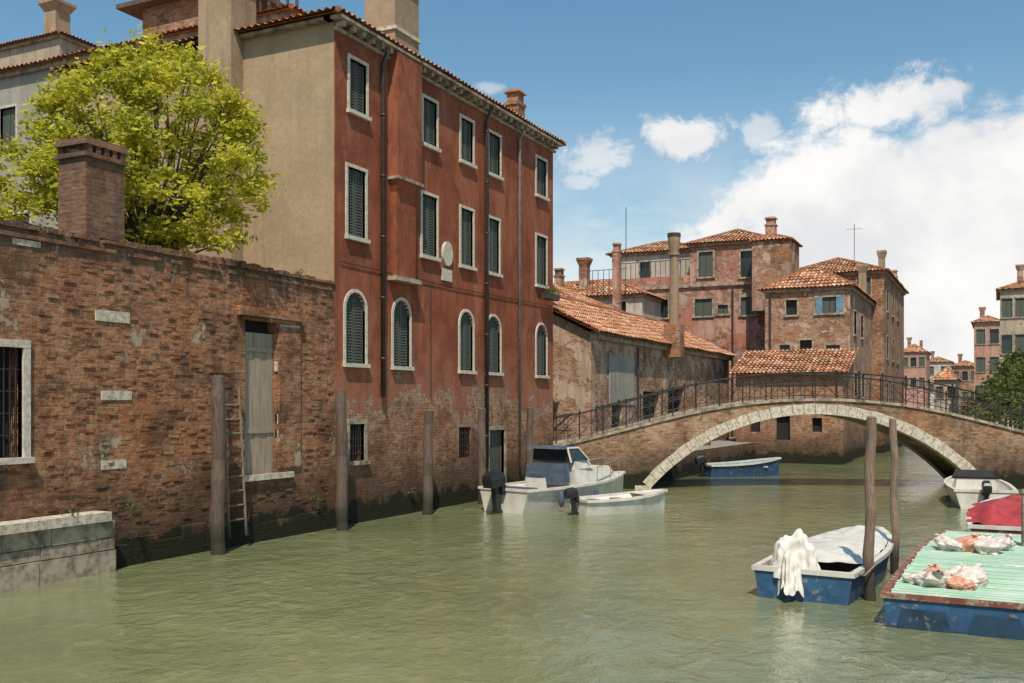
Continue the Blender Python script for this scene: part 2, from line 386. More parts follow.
big=m.noise(.16,4,.55,vec=m.vm('ADD',m.P,(9,4,0)),dist=.4)
c=m.mix(m.mr(big,.35,.65),(.185,.20,.095),(.135,.15,.072))
c=m.mix(m.mr(n2,.48,.75,0,.5),c,(.27,.27,.15))
m.col(c); m.rough(.04); m.b.inputs['IOR'].default_value=1.5
m.bump(hgt,1.0,.058)
w.build('water',m.mat)
def land(name,pts,top,bot=-1.5,mat='paving',edge='brick3'):
    mb=MB(); n=len(pts)
    mb.poly([(x,y,top) for x,y in pts]); mb.cur=1
    for i in range(n):
        a,b=pts[i],pts[(i+1)%n]; mb.poly([(*a,bot),(*b,bot),(*b,top),(*a,top)])
    return mb.build(name,[MAT[mat],MAT[edge]])
land('garden_ground',[(-300,-60),(-14.95,-60),(-14.95,34),(-300,34)],1.0,mat='soil')
land('quay',[(-300,34.05),(-14.3,34.05),(-11.9,36.2),(-11.6,52),(-7.4,52.4),(-7.4,66),(-6.7,66.3),(-6.7,128),(-60,128),(-300,128)],1.05)
land('quay',[(1.6,-40),(60,-40),(60,38.5),(1.6,38.5)],.95)
land('quay',[(-1.0,42.5),(80,42.5),(80,400),(3,400),(-1.5,120)],1.1)
land('quay',[(-300,128.1),(-1.6,128.1),(2.9,400),(-300,400)],1.05)

# ------------------------------------------------------------------ garden wall
LX=-14.7
FRL=Frame((LX,0,0),(0,1,0),(1,0,0))
yR0=onx(335,LX); yR1=onx(553,LX)
T=Thing('garden_wall'); W=T.part('brickwork',MAT['garden'])
du0,du1=onx(245,LX),onx(277,LX); dz0,dz1=zx(260,474,LX),zx(260,320,LX)
wu0,wu1=onx(-24,LX),onx(22,LX); wz0,wz1=zx(8,458,LX),zx(8,347,LX)
ops=[(du0,du1,dz0,dz1),(wu0,wu1,wz0,wz1)]
WT=5.95
facade(W,FRL,-6,yR0,-.8,WT,ops,.3)
W.poly([(LX,-6,WT),(LX,yR0,WT),(LX-.4,yR0,WT),(LX-.4,-6,WT)]); W.poly([(LX-.4,-6,.5),(LX-.4,yR0,.5),(LX-.4,yR0,WT),(LX-.4,-6,WT)])
W.poly([(LX,-6,-.8),(LX-.4,-6,-.8),(LX-.4,-6,WT),(LX,-6,WT)])
y=onx(103,LX)
while y<yR0-.1:
    y2=min(y+random.uniform(.3,1.1),yR0-.02); W.fbox(FRL,y,y2,-.8,.5+random.uniform(-.14,.14),.003,.10+random.uniform(-.025,.015)); y=y2+.004
cp=T.part('coping',MAT['garden']); y=-6.
while y<yR0-.15:
    l=random.uniform(.10,.14)
    hgt=.10+random.uniform(-.03,.03)+.03*math.sin(y*.9)
    if random.random()>.07: cp.box(LX-.45,LX+.06+random.uniform(-.03,.03),y,y+l-.012,WT+.002,WT+hgt)
    y+=l
y=-6.
while y<yR0-.2:
    l=random.uniform(.22,.3)
    if random.random()>.1: cp.fbox(FRL,y,min(yR0,y+l-.01),WT-.16,WT-.085+random.uniform(-.006,.006),.002,.05+random.uniform(-.012,.01))
    y+=l
rb=T.part('proud_bricks',MAT['garden'])
for i in range(900):
    yy=random.uniform(8,yR0-.3); zz=round(random.uniform(.7,WT-.3)/.078)*.078
    if du0-.3<yy<du1+.9 and dz0-.3<zz<dz1+.4: continue
    if yy<wu1+.3: continue
    rb.fbox(FRL,yy,yy+random.uniform(.12,.26),zz+.006,zz+.070,.001,random.uniform(.006,.022))
st=T.part('stone_blocks',MAT['stone'])
for (a,b,c,d) in ((95,129,311,322),(101,131,391,400),(101,126,460,469),(12,40,240,246),(276,299,362,372),(277,299,414,424),(280,299,325,333),(277,300,430,438)):
    st.fbox(FRL,onx(a,LX),onx(b,LX),zx((a+b)/2,d,LX),zx((a+b)/2,c,LX),-.05,.014+random.random()*.01)
ld=T.part('door_surround',MAT['garden']); ld.fbox(FRL,onx(236,LX),onx(299,LX),zx(265,318,LX),zx(265,309,LX),.002,.13)
ld.fbox(FRL,onx(240,LX),onx(290,LX),zx(265,322,LX),zx(265,318.4,LX),.002,.07)
ld.fbox(FRL,onx(277.5,LX),onx(299,LX),dz0+.1,dz1-.1,.002,.05)
st.fbox(FRL,du0-.1,du1+.5,dz0-.13,dz0-.004,-.1,.09)
db=T.part('door_boards',MAT['board']); n=5
for i in range(n):
    a=du0+(du1-du0)*i/n; db.fbox(FRL,a+.006,a+(du1-du0)/n-.006,dz0,dz1-.28,-.16,-.12-.01*(i%2))
db.fbox(FRL,du0,du1,dz0+.9,dz0+1.0,-.12,-.095); db.fbox(FRL,du0,du1,dz1-.7,dz1-.6,-.12,-.095)
dk=T.part('recess',MAT['dark']); dk.poly([FRL.p(du0,dz0,-.28),FRL.p(du1,dz0,-.28),FRL.p(du1,dz1,-.28),FRL.p(du0,dz1,-.28)])
dk.poly([FRL.p(wu0,wz0,-.28),FRL.p(wu1,wz0,-.28),FRL.p(wu1,wz1,-.28),FRL.p(wu0,wz1,-.28)])
surround(T.part('window_frame',MAT['stonew']),FRL,(wu0,wu1,wz0,wz1),.13,.05)
ir=T.part('window_bars',MAT['iron'])
k=wu0+.08
while k<wu1: ir.tube([FRL.p(k,wz0,-.04),FRL.p(k,wz1,-.04)],.012,6); k+=.11
for i in range(1,5): zz=wz0+(wz1-wz0)*i/5; ir.tube([FRL.p(wu0,zz,-.05),FRL.p(wu1,zz,-.05)],.012,6)
sh=T.part('window_shutter',MAT['board']); sh.fbox(FRL,wu0,wu1-.45,wz0,wz1,-.2,-.17)
sb=T.part('stone_ledge',MAT['stoned']); e1=onx(103,LX)
for zt in ((-.8,.40,.34),(.41,.62,.33),(.63,.93,.36)):
    yy=2.0
    while yy<e1-.3:
        l=random.uniform(.9,1.5); yy2=min(e1-(.0 if zt[0]<0 else .03),yy+l)
        sb.fbox(FRL,yy,yy2-.012,zt[0],zt[1]-.008,.002,zt[2]+random.uniform(-.02,.02)); yy=yy2
sl=T.part('ledge_slab',MAT['stone'])
yy=2.0
while yy<e1-.2:
    yy2=min(e1+.02,yy+1.35); sl.fbox(FRL,yy,yy2-.01,.93,1.10+random.uniform(-.015,.01),.003,.42+random.uniform(-.02,.02)); yy=yy2
T.done()

cx0,cx1=onx(86,LX),onx(129,LX); cyc=(cx0+cx1)/2; cw=(cx1-cx0)/2
T=Thing('brick_chimney'); C=T.part('shaft',MAT['garden'])
ztop=zx(106,141,LX)
C.taper(LX-.42,cyc,WT+.1,ztop-.35,.36,cw*.9,.36,cw*.88)
C.taper(LX-.42,cyc,ztop-.35,ztop-.27,.41,cw*1.0,.41,cw*1.0)
for i in range(5):
    for sx in (-.33,.33): C.box(LX-.42+sx-.06,LX-.42+sx+.06,cyc-cw*.85+i*cw*.38,cyc-cw*.85+i*cw*.38+.1,ztop-.27,ztop-.13)
C.taper(LX-.42,cyc,ztop-.27,ztop-.13,.3,cw*.75,.3,cw*.75)
C.taper(LX-.42,cyc,ztop-.13,ztop,.41,cw*1.0,.38,cw*.93)
T.done()

# ------------------------------------------------------------------ red palazzo
T=Thing('red_stucco_house'); W=T.part('walls',MAT['red'])
HT=12.45
rows=[(10.42,11.72,[(347,368),(421,438),(459,474),(487,501),(535,547)],False),
      (7.25,8.98,[(345,367),(420,438),(459,474),(487,500),(535,547)],False),
      (4.05,5.85,[(343,367),(391,411),(458,474),(485,501),(535,547)],True)]
rects=[];
for z0,z1,l,ar in rows:
    for a,b in l:
        u0,u1=onx(a,LX)+.09,onx(b,LX)-.09
        if ar: rects.append((u0,u1,z0,z1,True))
        else: rects.append((u0,u1,z0,z1))
low=[(onx(349,LX),onx(364,LX),zx(356,461,LX),zx(356,424,LX)),
     (onx(459,LX),onx(471,LX),zx(465,458,LX),zx(465,427,LX)),
     (onx(489,LX),onx(504,LX),.15,zx(497,430,LX)),]
facade(W,FRL,yR0,yR1,-.8,HT,rects+low,.24)
XB=-24.
SD=T.part('side_wall',MAT['beige'])
SD.poly([(LX,yR0,-.5),(-17.6,yR0,-.5),(-17.6,yR0,HT),(LX,yR0,HT)])
W.poly([(LX,yR1,-.8),(XB,yR1,-.8),(XB,yR1,HT),(LX,yR1,HT)])
SD.poly([(XB,yR0,-.5),(XB,yR1,-.5),(XB,yR1,HT),(XB,yR0,HT)])
SD.poly([(-17.6,yR0+.003,-.5),(XB,yR0+.003,-.5),(XB,yR0+.003,HT),(-17.6,yR0+.003,HT)])
T.part('corner_strip',MAT['red']).box(LX-.02,LX+.012,yR0-.012,yR0+.02,2.9,HT-.02)
S=T.part('window_frames',MAT['stonew']); Hs=T.part('shutters',MAT['shutter']); G=T.part('recess_backs',MAT['dark'])
for o in rects:
    surround(S,FRL,o,.085,.035); shutters(Hs,FRL,o)
for o in rects+low[:2]+low[2:]:
    G.poly([FRL.p(o[0],o[2],-.23),FRL.p(o[1],o[2],-.23),FRL.p(o[1],o[3],-.23),FRL.p(o[0],o[3],-.23)])
SR=T.part('lower_frames',MAT['stoned'])
surround(SR,FRL,low[0],.12,.03); surround(SR,FRL,low[2],.13,.03,False)
ir=T.part('iron_grilles',MAT['iron'])
for o in low[:2]:
    for i in range(1,6): uu=o[0]+(o[1]-o[0])*i/6; ir.tube([FRL.p(uu,o[2],-.03),FRL.p(uu,o[3],-.03)],.012,6)
    for i in range(1,5): zz=o[2]+(o[3]-o[2])*i/5; ir.tube([FRL.p(o[0],zz,-.04),FRL.p(o[1],zz,-.04)],.012,6)
o=low[2]; T.part('water_door',MAT['shutter']).fbox(FRL,o[0]+.02,o[1]-.02,o[2]+.1,o[3]-.02,-.16,-.12)
C=T.part('cornice',MAT['stoned'])
C.fbox(FRL,yR0-.05,yR1+.1,HT-.24,HT-.16,.002,.08)
C.fbox(FRL,yR0-.2,yR1+.15,HT-.02,HT+.06,-.2,.34)
y=yR0
while y<yR1: C.fbox(FRL,y,y+.12,HT-.16,HT-.025,.003,.26); y+=.42
fsd=Frame((0,yR0,0),(1,0,0),(0,-1,0)); C.fbox(fsd,-17.6,LX-.003,HT-.02,HT+.058,-.1,.2)
R=T.part('roof',MAT['tile']); hip_roof(R,XB,LX,yR0,yR1,HT+.10,1.5,ov=.36)
cb=T.part('chimney_breast',MAT['red']); a,b=onx(388,LX),onx(412,LX)
cb.fbox(FRL,a,b,9.05,HT-.03,.003,.32)
cb.hexa([FRL.p(a+.12,8.7,.003),FRL.p(b-.12,8.7,.003),FRL.p(b,9.05,.003),FRL.p(a,9.05,.003),FRL.p(a+.12,8.7,.2),FRL.p(b-.12,8.7,.2),FRL.p(b,9.05,.318),FRL.p(a,9.05,.318)])
cb.fbox(FRL,a+.12,b-.12,6.45,8.7,.003,.2)
C.fbox(FRL,a-.04,b+.1,6.33,6.45,.003,.28); C.fbox(FRL,a-.03,b+.04,9.02,9.10,.004,.36)
ch=T.part('chimney_stack',MAT['tan']); ch.box(LX-.75,LX+.22,a,b,HT+.09,14.4); ch.box(LX-.85,LX+.32,a-.1,b+.1,14.4,14.6)
T.part('stack_band',MAT['stone']).box(LX-.80,LX+.27,a-.05,b+.05,13.0,13.10)
ch2=T.part('chimney_pot',MAT['brick3']); yc=onx(527,LX); chimney(ch2,LX-.45,yc,HT,13.9,.25,.27,'pot')
pp=T.part('drain_pipes',MAT['pipe'],True)
for px,zt,zb in ((380,HT-.2,3.2),(484,HT-.2,1.0)):
    u=onx(px,LX); pp.tube([FRL.p(u,zb,.10),FRL.p(u,zt-.3,.10),FRL.p(u,zt,.25)],.065,8)
    z=zb+1
    while z<zt-.5: pp.tube([FRL.p(u,z,.10),FRL.p(u,z+.05,.10)],.08,8); z+=1.6
pl=T.part('zinc_pipe',MAT['pipel'],True); u=onx(517.5,LX); pl.tube([FRL.p(u,.9,.09),FRL.p(u,HT-.5,.09),FRL.p(u,HT-.2,.25)],.05,8)
cbl=T.part('cables',MAT['iron'])
cbl.tube([FRL.p(yR0+.2,6.55,.03),FRL.p(yR0+6,6.5,.03),FRL.p(yR1-.2,6.58,.03)],.012,5); cbl.tube([FRL.p(onx(430,LX),3.2,.03),FRL.p(onx(430,LX),6.5,.03)],.012,5)
oc=T.part('oval_plaque',MAT['stonew']); u=onx(446,LX); zc=zx(446,254,LX)
ring=[(u+.28*math.cos(t*math.pi/12),zc+.36*math.sin(t*math.pi/12)) for t in range(24)]
oc.poly([FRL.p(p[0],p[1],.08) for p in ring])
for i in range(24): p,q=ring[i],ring[(i+1)%24]; oc.poly([FRL.p(*p,.002),FRL.p(*q,.002),FRL.p(*q,.08),FRL.p(*p,.08)])
oc.fbox(FRL,u-.28,u+.28,zc-.80,zc-.45,.003,.05)
fw=T.part('flower_box',MAT['pipe']); u=onx(544,LX); fw.fbox(FRL,u-.6,u+.5,6.75,6.95,.15,.4)
T.done()
T=Thing('stucco_chimney_stack'); c=T.part('shaft',MAT['tan']); c.box(-18.7,-17.6,yR0-.45,yR0+.5,.5,14.1); c.box(-18.85,-17.45,yR0-.6,yR0+.65,14.1,14.35); c.box(-18.6,-17.7,yR0-.35,yR0+.4,14.35,15.4)
T.done()
T,fs,fe=house('grey_stucco_house',-40,-18.5,23,34.6,14.4,'grey',swin=[(-31.0,-30.2,11.9,13.2),(-28.6,-27.9,11.9,13.2),(-25.8,-24.9,11.8,13.1),(-22.3,-21.4,11.8,13.1),(-25.8,-24.9,8,9.5),(-30.4,-29.5,8,9.5)],rh=.9)
b=T.part('dormer',MAT['brick3']); b.box(-25.9,-22.4,24.5,27,14.5,16.3); T.part('dormer_roof',MAT['pole']).box(-26.7,-21.6,24.1,27.4,16.3,16.45)
t=T.part('roof_terrace',MAT['pole'])
for i in range(9): t.box(-21.9+i*.35,-21.83+i*.35,24.0,24.07,14.5,16.1)
t.box(-22,-19,23.95,24.12,16.05,16.15); t.box(-22,-19,23.95,24.12,15.5,15.57)
a=T.part('antenna',MAT['iron']); a.tube([(-20.2,23.4,14.5),(-20.2,23.4,17.2)],.025,6)
for i in range(6): a.tube([(-20.9+i*.02,23.4,16.1+i*.16),(-19.5,23.4-.1,16.0+i*.16)],.012,4)
T.done()
T,fs,fe=house('pale_stucco_house',-62,-41.5,34,48,21.2,'farbeige',swin=[(-45.2,-44.2,17.8,19.4),(-48.5,-47.5,17.8,19.4)],rh=1.5)
c=T.part('chimney',MAT['tan']); chimney(c,-43.5,35.5,21,23.6,.45,.45,'flare'); T.done()

# ------------------------------------------------------------------ warehouse
WX=-14.0
T=Thing('brick_warehouse'); W=T.part('walls',MAT['warebrick'])
fr=Frame((WX,0,0),(0,1,0),(1,0,0)); ya,yb=35.2,56.5; EH=5.75
ops=[(onx(643,WX),onx(660,WX),1.05,3.6),(onx(668,WX),onx(684,WX),2.2,3.8),(onx(612,WX),onx(622,WX),2.0,3.6),(onx(700,WX),onx(712,WX),1.05,3.4)]
facade(W,fr,ya,yb,-.5,EH,ops,.3)
for o in ops: T.part('openings',MAT['dark']).poly([fr.p(o[0],o[2],-.29),fr.p(o[1],o[2],-.29),fr.p(o[1],o[3],-.29),fr.p(o[0],o[3],-.29)])
W.poly([(WX,ya,-.5),(-21,ya,-.5),(-21,ya,EH),(-17.5,ya,EH+1.7),(WX,ya,EH)])
W.poly([(WX,yb,-.5),(-21,yb,-.5),(-21,yb,EH),(-17.5,yb,EH+1.7),(WX,yb,EH)])
C=T.part('cornice',MAT['stoned']); C.fbox(fr,ya-.1,yb+.1,EH-.22,EH-.06,.003,.16)
y=ya
while y<yb: C.fbox(fr,y,y+.12,EH-.06,EH+.06,.003,.32); y+=.5
R=T.part('roof',MAT['tile']); tile_slope(R,(WX+.42,ya-.3,EH+.02),(WX+.42,yb+.3,EH+.02),(-17.5,yb+.3,EH+1.95),(-17.5,ya-.3,EH+1.95))
tile_slope(R,(-21.4,yb+.3,EH+.02),(-21.4,ya-.3,EH+.02),(-17.5,ya-.3,EH+1.95),(-17.5,yb+.3,EH+1.95))
R.tube([(-17.5,ya-.3,EH+1.97),(-17.5,yb+.3,EH+1.97)],.12,8)
T.part('drain_pipe',MAT['pipe']).tube([fr.p(onx(636,WX),1.1,.1),fr.p(onx(636,WX),EH-.3,.1)],.05,8)
gp=T.part('grey_panel',MAT['grey']); gp.fbox(fr,onx(609,WX),onx(634,WX),3.0,5.0,.003,.03)
T.done()
def round_chimney(name,x,y,z0,z1,r,mat='tan'):
    T=Thing(name); c=T.part('shaft',MAT[mat]); c.tube([(x,y,z0),(x,y,z1-.9)],[r,r*.85],14)
    c.tube([(x,y,z1-.9),(x,y,z1-.78)],r*1.12,14); c.tube([(x,y,z1-.78),(x,y,z1-.25),(x,y,z1-.05)],[r*.85,r*1.2,r*1.25],14)
    T.part('base',MAT['brick3']).box(x-r*1.6,x+r*1.6,y-r*1.6,y+r*1.6,z0,z0+1.5)
    T.part('cap',MAT['pipe']).tube([(x,y,z1-.05),(x,y,z1+.12)],r*1.32,12); T.done()
x,y=at(674,46); round_chimney('venetian_chimney',x,y,5.2,3+(405-236)/FL*46,.235)
T,_,_=house('orange_roof_house',-30,-19.2,47,55,8.0,'brick2',swin=[(-22.5,-21.6,6.2,7.3)],rh=2.0); T.done()
T,_,_=house('orange_roof_house',-28,-19.2,56.5,62,9.6,'farwhite',swin=[(-21,-20.2,8,9.2),(-23,-22.2,8,9.2)],rh=1.3)
c=T.part('terrace_rail',MAT['iron'])
for i in range(8): c.tube([(-22.5+i*.35,56,9.7),(-22.5+i*.35,56,11.1)],.02,5)
c.tube([(-22.5,56,11.1),(-20,56,11.1)],.02,5); 
cc=T.part('chimneys',MAT['brick2']); chimney(cc,-23.5,58,9.6,12.2,.28,.28,'flare'); chimney(cc,-25,57.5,9.6,11.6,.25,.25,'pot')
T.done()

# ------------------------------------------------------------------ pink house group
def wp(px0,px1,py0,py1,yy):
    s=(yy/ray(px0)[1]); s1=(yy/ray(px1)[1]); m_=(s+s1)/2
    return (ray(px0)[0]*s,ray(px1)[0]*s1,CH+(HZ-py1)/FL*m_,CH+(HZ-py0)/FL*m_)
Y=60.
X0=wp(612,768,0,1,Y)
sw=[wp(699,713,252,277,Y),wp(741,756,251,277,Y),wp(695,712,299,316,Y),wp(741,755,297,315,Y),wp(655,668,300,318,Y),wp(622,632,303,318,Y),wp(718,728,305,314,Y),wp(642,650,303,314,Y)]
T,fs,fe=house('pink_house',X0[0],X0[1],Y,67,wp(700,701,284,290,Y)[3]-.01,'pink',swin=sw[2:],roof=False,frame='stoned',fw=.13)
cc=T.part('drain_pipe',MAT['pipe']); cc.tube([(wp(733,734,0,1,Y)[0],Y-.1,1),(wp(733,734,0,1,Y)[0],Y-.1,10)],.06,6)
T.done()
h1=wp(690,766,242,290,Y)
T,_,_=house('pink_house',h1[0],X0[1]+.03,Y-.05,66.5,h1[3],'pink',swin=sw[:2],base=wp(700,701,284,289,Y)[3]-.3,rh=1.1,frame='stoned',fw=.13)
ch=T.part('chimneys',MAT['pink']); x,y=at(771,61); chimney(ch,x-.1,y+.5,12.5,14.6,.3,.3,'pot')
T.done()
h2=wp(612,690,252,290,Y+2)
T,_,_=house('pink_house',h2[0],h1[0]-.1,Y+2,67,h2[3],'farwhite',swin=[wp(640,650,262,278,Y+2)],base=7,rh=1.0,frame='stoned')
ch=T.part('chimney',MAT['pink']); x,y=at(617,57); chimney(ch,x,y,8,3+(405-243)/FL*57,.2,.2,'pot')
a=T.part('antenna',MAT['iron']); x,y=at(626,62); a.tube([(x,y,12),(x,y,3+(405-207)/FL*62)],.025,5)
tr=T.part('terrace_parapet',MAT['pink']); q=wp(620,690,277,292,Y); tr.box(q[0],q[1],Y+.1,Y+.3,q[2],q[3])
rl=T.part('terrace_railing',MAT['iron']); n=14
for i in range(n+1): x=q[0]+(q[1]-q[0])*i/n; rl.tube([(x,Y+.2,q[3]),(x,Y+.2,q[3]+1.0)],.02,5)
rl.tube([(q[0],Y+.2,q[3]+1.0),(q[1],Y+.2,q[3]+1.0)],.025,5); T.done()
Y2=56.
a=wp(765,850,288,400,Y2)
sw=[wp(816,843,297,313,Y2),wp(786,797,300,315,Y2),wp(800,812,340,358,Y2),wp(780,790,345,360,Y2),wp(826,840,345,362,Y2)]
ew=[(57.5,58.5,6.9,8.2),(60.5,61.5,6.9,8.2),(57.8,58.8,3.5,4.8),(61,62,3.5,4.8)]
T,fs,fe=house('brick_house',a[0],a[1],Y2,65.9,a[3],'brick2',swin=sw,ewin=ew,rh=1.5,frame='stoned')
aw=T.part('blue_blind',MAT['fadedblue']); q=sw[0]; aw.box(q[0],q[0]+.35,Y2-.10,Y2-.03,q[2],q[3]); aw.box(q[1]-.35,q[1],Y2-.10,Y2-.03,q[2],q[3])
ch=T.part('chimneys',MAT['tan']); chimney(ch,-7.7,64.5,9.5,3+(405-264)/FL*61,.22,.22,'flare')
dm=T.part('dormer',MAT['brick2']); q=wp(752,795,240,285,58.5); dm.box(q[0],q[1]-.3,58.5,61.5,8.5,q[3]); hip_roof(T.part('dormer_roof',MAT['tile']),q[0],q[1]-.3,58.5,61.5,q[3],.5,.15)
pp=T.part('drain_pipe',MAT['pipe']); pp.tube([(a[0]+.3,Y2-.1,1),(a[0]+.3,Y2-.1,a[3]-.2)],.06,6); T.done()
ew=[(67.5,68.5,9,10.4),(71,72,9,10.4),(67.5,68.5,6,7.4),(71,72,6,7.4),(74.5,75.5,9,10.4),(74.5,75.5,6,7.4),(67.5,68.5,3,4.4),(71,72,3,4.4)]
T,_,_=house('brick_house',-13,-6.6,66,80,11.4,'brick3',swin=[(-8.2,-7.4,9.9,11)],ewin=ew,rh=1.4,frame='stoned')
ch=T.part('chimneys',MAT['tan']); chimney(ch,-7.0,68.5,11.3,13.0,.2,.2,'flare'); chimney(ch,-7.0,77,11.3,12.8,.2,.2,'pot')
an=T.part('antenna',MAT['iron']); an.tube([(-8.5,67,12),(-8.5,67,14.6)],.02,5); an.tube([(-9,67,14.3),(-8,67,14.3)],.012,4); T.done()
Y3=52.2
a=wp(736,843,373,460,Y3)
sw=[wp(750,760,415,432,Y3),wp(776,790,415,440,Y3),wp(812,822,418,432,Y3)]
T=Thing('brick_boathouse'); W=T.part('walls',MAT['brick3'])
fs=Frame((0,Y3,0),(1,0,0),(0,-1,0)); facade(W,fs,a[0],a[1],-.7,a[3],sw,.25)
for o in sw: T.part('openings',MAT['dark']).poly([fs.p(o[0],o[2],-.24),fs.p(o[1],o[2],-.24),fs.p(o[1],o[3],-.24),fs.p(o[0],o[3],-.24)])
W.poly([(a[1],Y3,-.7),(a[1],Y2,-.7),(a[1],Y2,a[3]+1.25),(a[1],Y3,a[3])]); W.poly([(a[0],Y3,-.7),(a[0],Y2,-.7),(a[0],Y2,a[3]+1.25),(a[0],Y3,a[3])])
tile_slope(T.part('roof',MAT['tile']),(a[0]-.3,Y3-.4,a[3]-.02),(a[1]+.3,Y3-.4,a[3]-.02),(a[1]+.3,Y2-.02,a[3]+1.4),(a[0]-.3,Y2-.02,a[3]+1.4))
T.done()
T=Thing('quay_wall'); W=T.part('brickwork',MAT['brick3']); W.box(-14.0+.02,-12.6,47.,47.3,1.0,3.4); T.done()

# ------------------------------------------------------------------ far buildings
def far(name,px0,px1,py,s,wall,depth=9,n=3,rows=2,rh=1.0,chim=0,ww=.4,wh=1.4):
    x0,y0=at(px0,s); x1,y1=at(px1,s); y0=(y0+y1)/2
    q=wp(px0,px1,py,HZ,y0); h=q[3]; ws=[]; es=[]
    wd=(q[1]-q[0])
    for r in range(rows):
        for i in range(n):
            c=q[0]+wd*(i+.5)/n; ws.append((c-ww,c+ww,h-.8-wh-r*3.1,h-.8-r*3.1))
    for r in range(rows):
        for i in range(2): c=y0+depth*(i+.5)/2; es.append((c-ww,c+ww,h-.8-wh-r*3.1,h-.8-r*3.1))
    T,_,_=house(name,q[0],q[1],y0,y0+depth,h,wall,swin=ws,ewin=es,rh=rh,period=.5,frame='stoned',fw=.08)
    if chim:
        c=T.part('chimneys',MAT['brick2']); chimney(c,q[0]+wd*.3,y0+1.5,h,h+rh+1.0,.26,.26,'flare')
        if chim>1: chimney(c,q[0]+wd*.75,y0+3,h,h+rh+.6,.22,.22,'pot')
    T.done()
far('canal_house',901,926,352,150,'farpink',n=3,chim=2,rh=1.3)
far('canal_house',924,951,362,175,'farwhite',n=2,depth=14,rows=2,chim=1,ww=.5)
far('canal_house',934,957,380,120,'farbeige',n=2,rows=1,rh=1.6)
far('canal_house',952,978,366,150,'brick3',n=3,chim=1,rh=.9)
far('pink_canal_house',974,1001,322,110,'farpink',n=2,rows=3,rh=.8,chim=1,ww=.45,wh=1.6)
far('beige_canal_house',1000,1070,288,84,'farbeige',n=5,rows=3,rh=1.2,chim=2,wh=1.6)
far('canal_house',1040,1110,310,60,'farpink',n=4,rows=3,rh=1.2,chim=1)

# ------------------------------------------------------------------ bridge
BS=35.6
bl=V((*at(650,BS),0)); brr=V((*at(980,BS),0)); U=(brr-bl).normalized(); N=V((U.y,-U.x,0))
span=(brr-bl).length
FB=Frame(bl,U,N)
rise=2.66; hs=span/2; Rr=(hs*hs+rise*rise)/(2*rise); zc0=rise-Rr+.02
half=math.asin(hs/Rr)
BW=2.6
def deck(u):
    k=(u-hs)
    pts=[(-9.5,1.42),(-8,1.76),(-6,2.28),(-4,2.78),(-2,3.07),(0,3.17),(2,3.09),(4,2.84),(6,2.36),(8,1.85),(9.5,1.5),(13,1.25)]
    if k<=pts[0][0]: return pts[0][1]
    for (a,za),(b,zb) in zip(pts,pts[1:]):
        if a<=k<=b:
            t=(k-a)/(b-a); return za+(zb-za)*t
    return pts[-1][1]
def sdeck(u): return sum(deck(u+d) for d in(-.9,-.6,-.3,0,.3,.6,.9))/7
uL,uR=-3.45,span+5
T=Thing('stone_footbridge'); W=T.part('spandrels',MAT['bridgebrick'])
N_=64; th=[-half+2*half*i/N_ for i in range(N_+1)]
arc=[(hs+Rr*math.sin(t),zc0+Rr*math.cos(t)) for t in th]
us=[uL+(0-uL)*i/8 for i in range(8)]
for d in (0,-BW):
    pr=[(u,-.8) for u in us]+[(0,-.8)]
    for i in range(len(pr)-1):
        a,b=pr[i],pr[i+1]; W.poly([FB.p(a[0],-.8,d),FB.p(b[0],-.8,d),FB.p(b[0],sdeck(b[0]),d),FB.p(a[0],sdeck(a[0]),d)])
    for i in range(N_):
        a,b=arc[i],arc[i+1]; W.poly([FB.p(a[0],a[1],d),FB.p(b[0],b[1],d),FB.p(b[0],sdeck(b[0]),d),FB.p(a[0],sdeck(a[0]),d)])
    for i in range(8):
        a=span+5*i/8; b=span+5*(i+1)/8; W.poly([FB.p(a,-.8,d),FB.p(b,-.8,d),FB.p(b,sdeck(b),d),FB.p(a,sdeck(a),d)])
for i in range(N_): a,b=arc[i],arc[i+1]; W.poly([FB.p(*a,0),FB.p(*b,0),FB.p(*b,-BW),FB.p(*a,-BW)])
for u in (0,span): W.poly([FB.p(u,-.8,0),FB.p(u,.02,0),FB.p(u,.02,-BW),FB.p(u,-.8,-BW)])
W.poly([FB.p(uL,-.8,0),FB.p(uL,sdeck(uL),0),FB.p(uL,sdeck(uL),-BW),FB.p(uL,-.8,-BW)])
D=T.part('deck',MAT['paving']); st=T.part('arch_ring',MAT['stone']); cp=T.part('coping',MAT['stoned'])
n=70
for i in range(n):
    a=uL+(uR-uL)*i/n; b=uL+(uR-uL)*(i+1)/n
    D.poly([FB.p(a,sdeck(a)-.02,0),FB.p(b,sdeck(b)-.02,0),FB.p(b,sdeck(b)-.02,-BW),FB.p(a,sdeck(a)-.02,-BW)])
ncp=26
for i in range(ncp):
    a=uL+(uR-uL)*i/ncp; b=uL+(uR-uL)*(i+1)/ncp-.015
    for d0,d1 in ((-.22,.06),(-BW-.06,-BW+.22)):
        za,zb=sdeck(a),sdeck(b); cp.hexa([FB.p(a,za,d0),FB.p(b,zb,d0),FB.p(b,zb+.10,d0),FB.p(a,za+.10,d0),FB.p(a,za,d1),FB.p(b,zb,d1),FB.p(b,zb+.10,d1),FB.p(a,za+.10,d1)])
nv=34; rt=.36
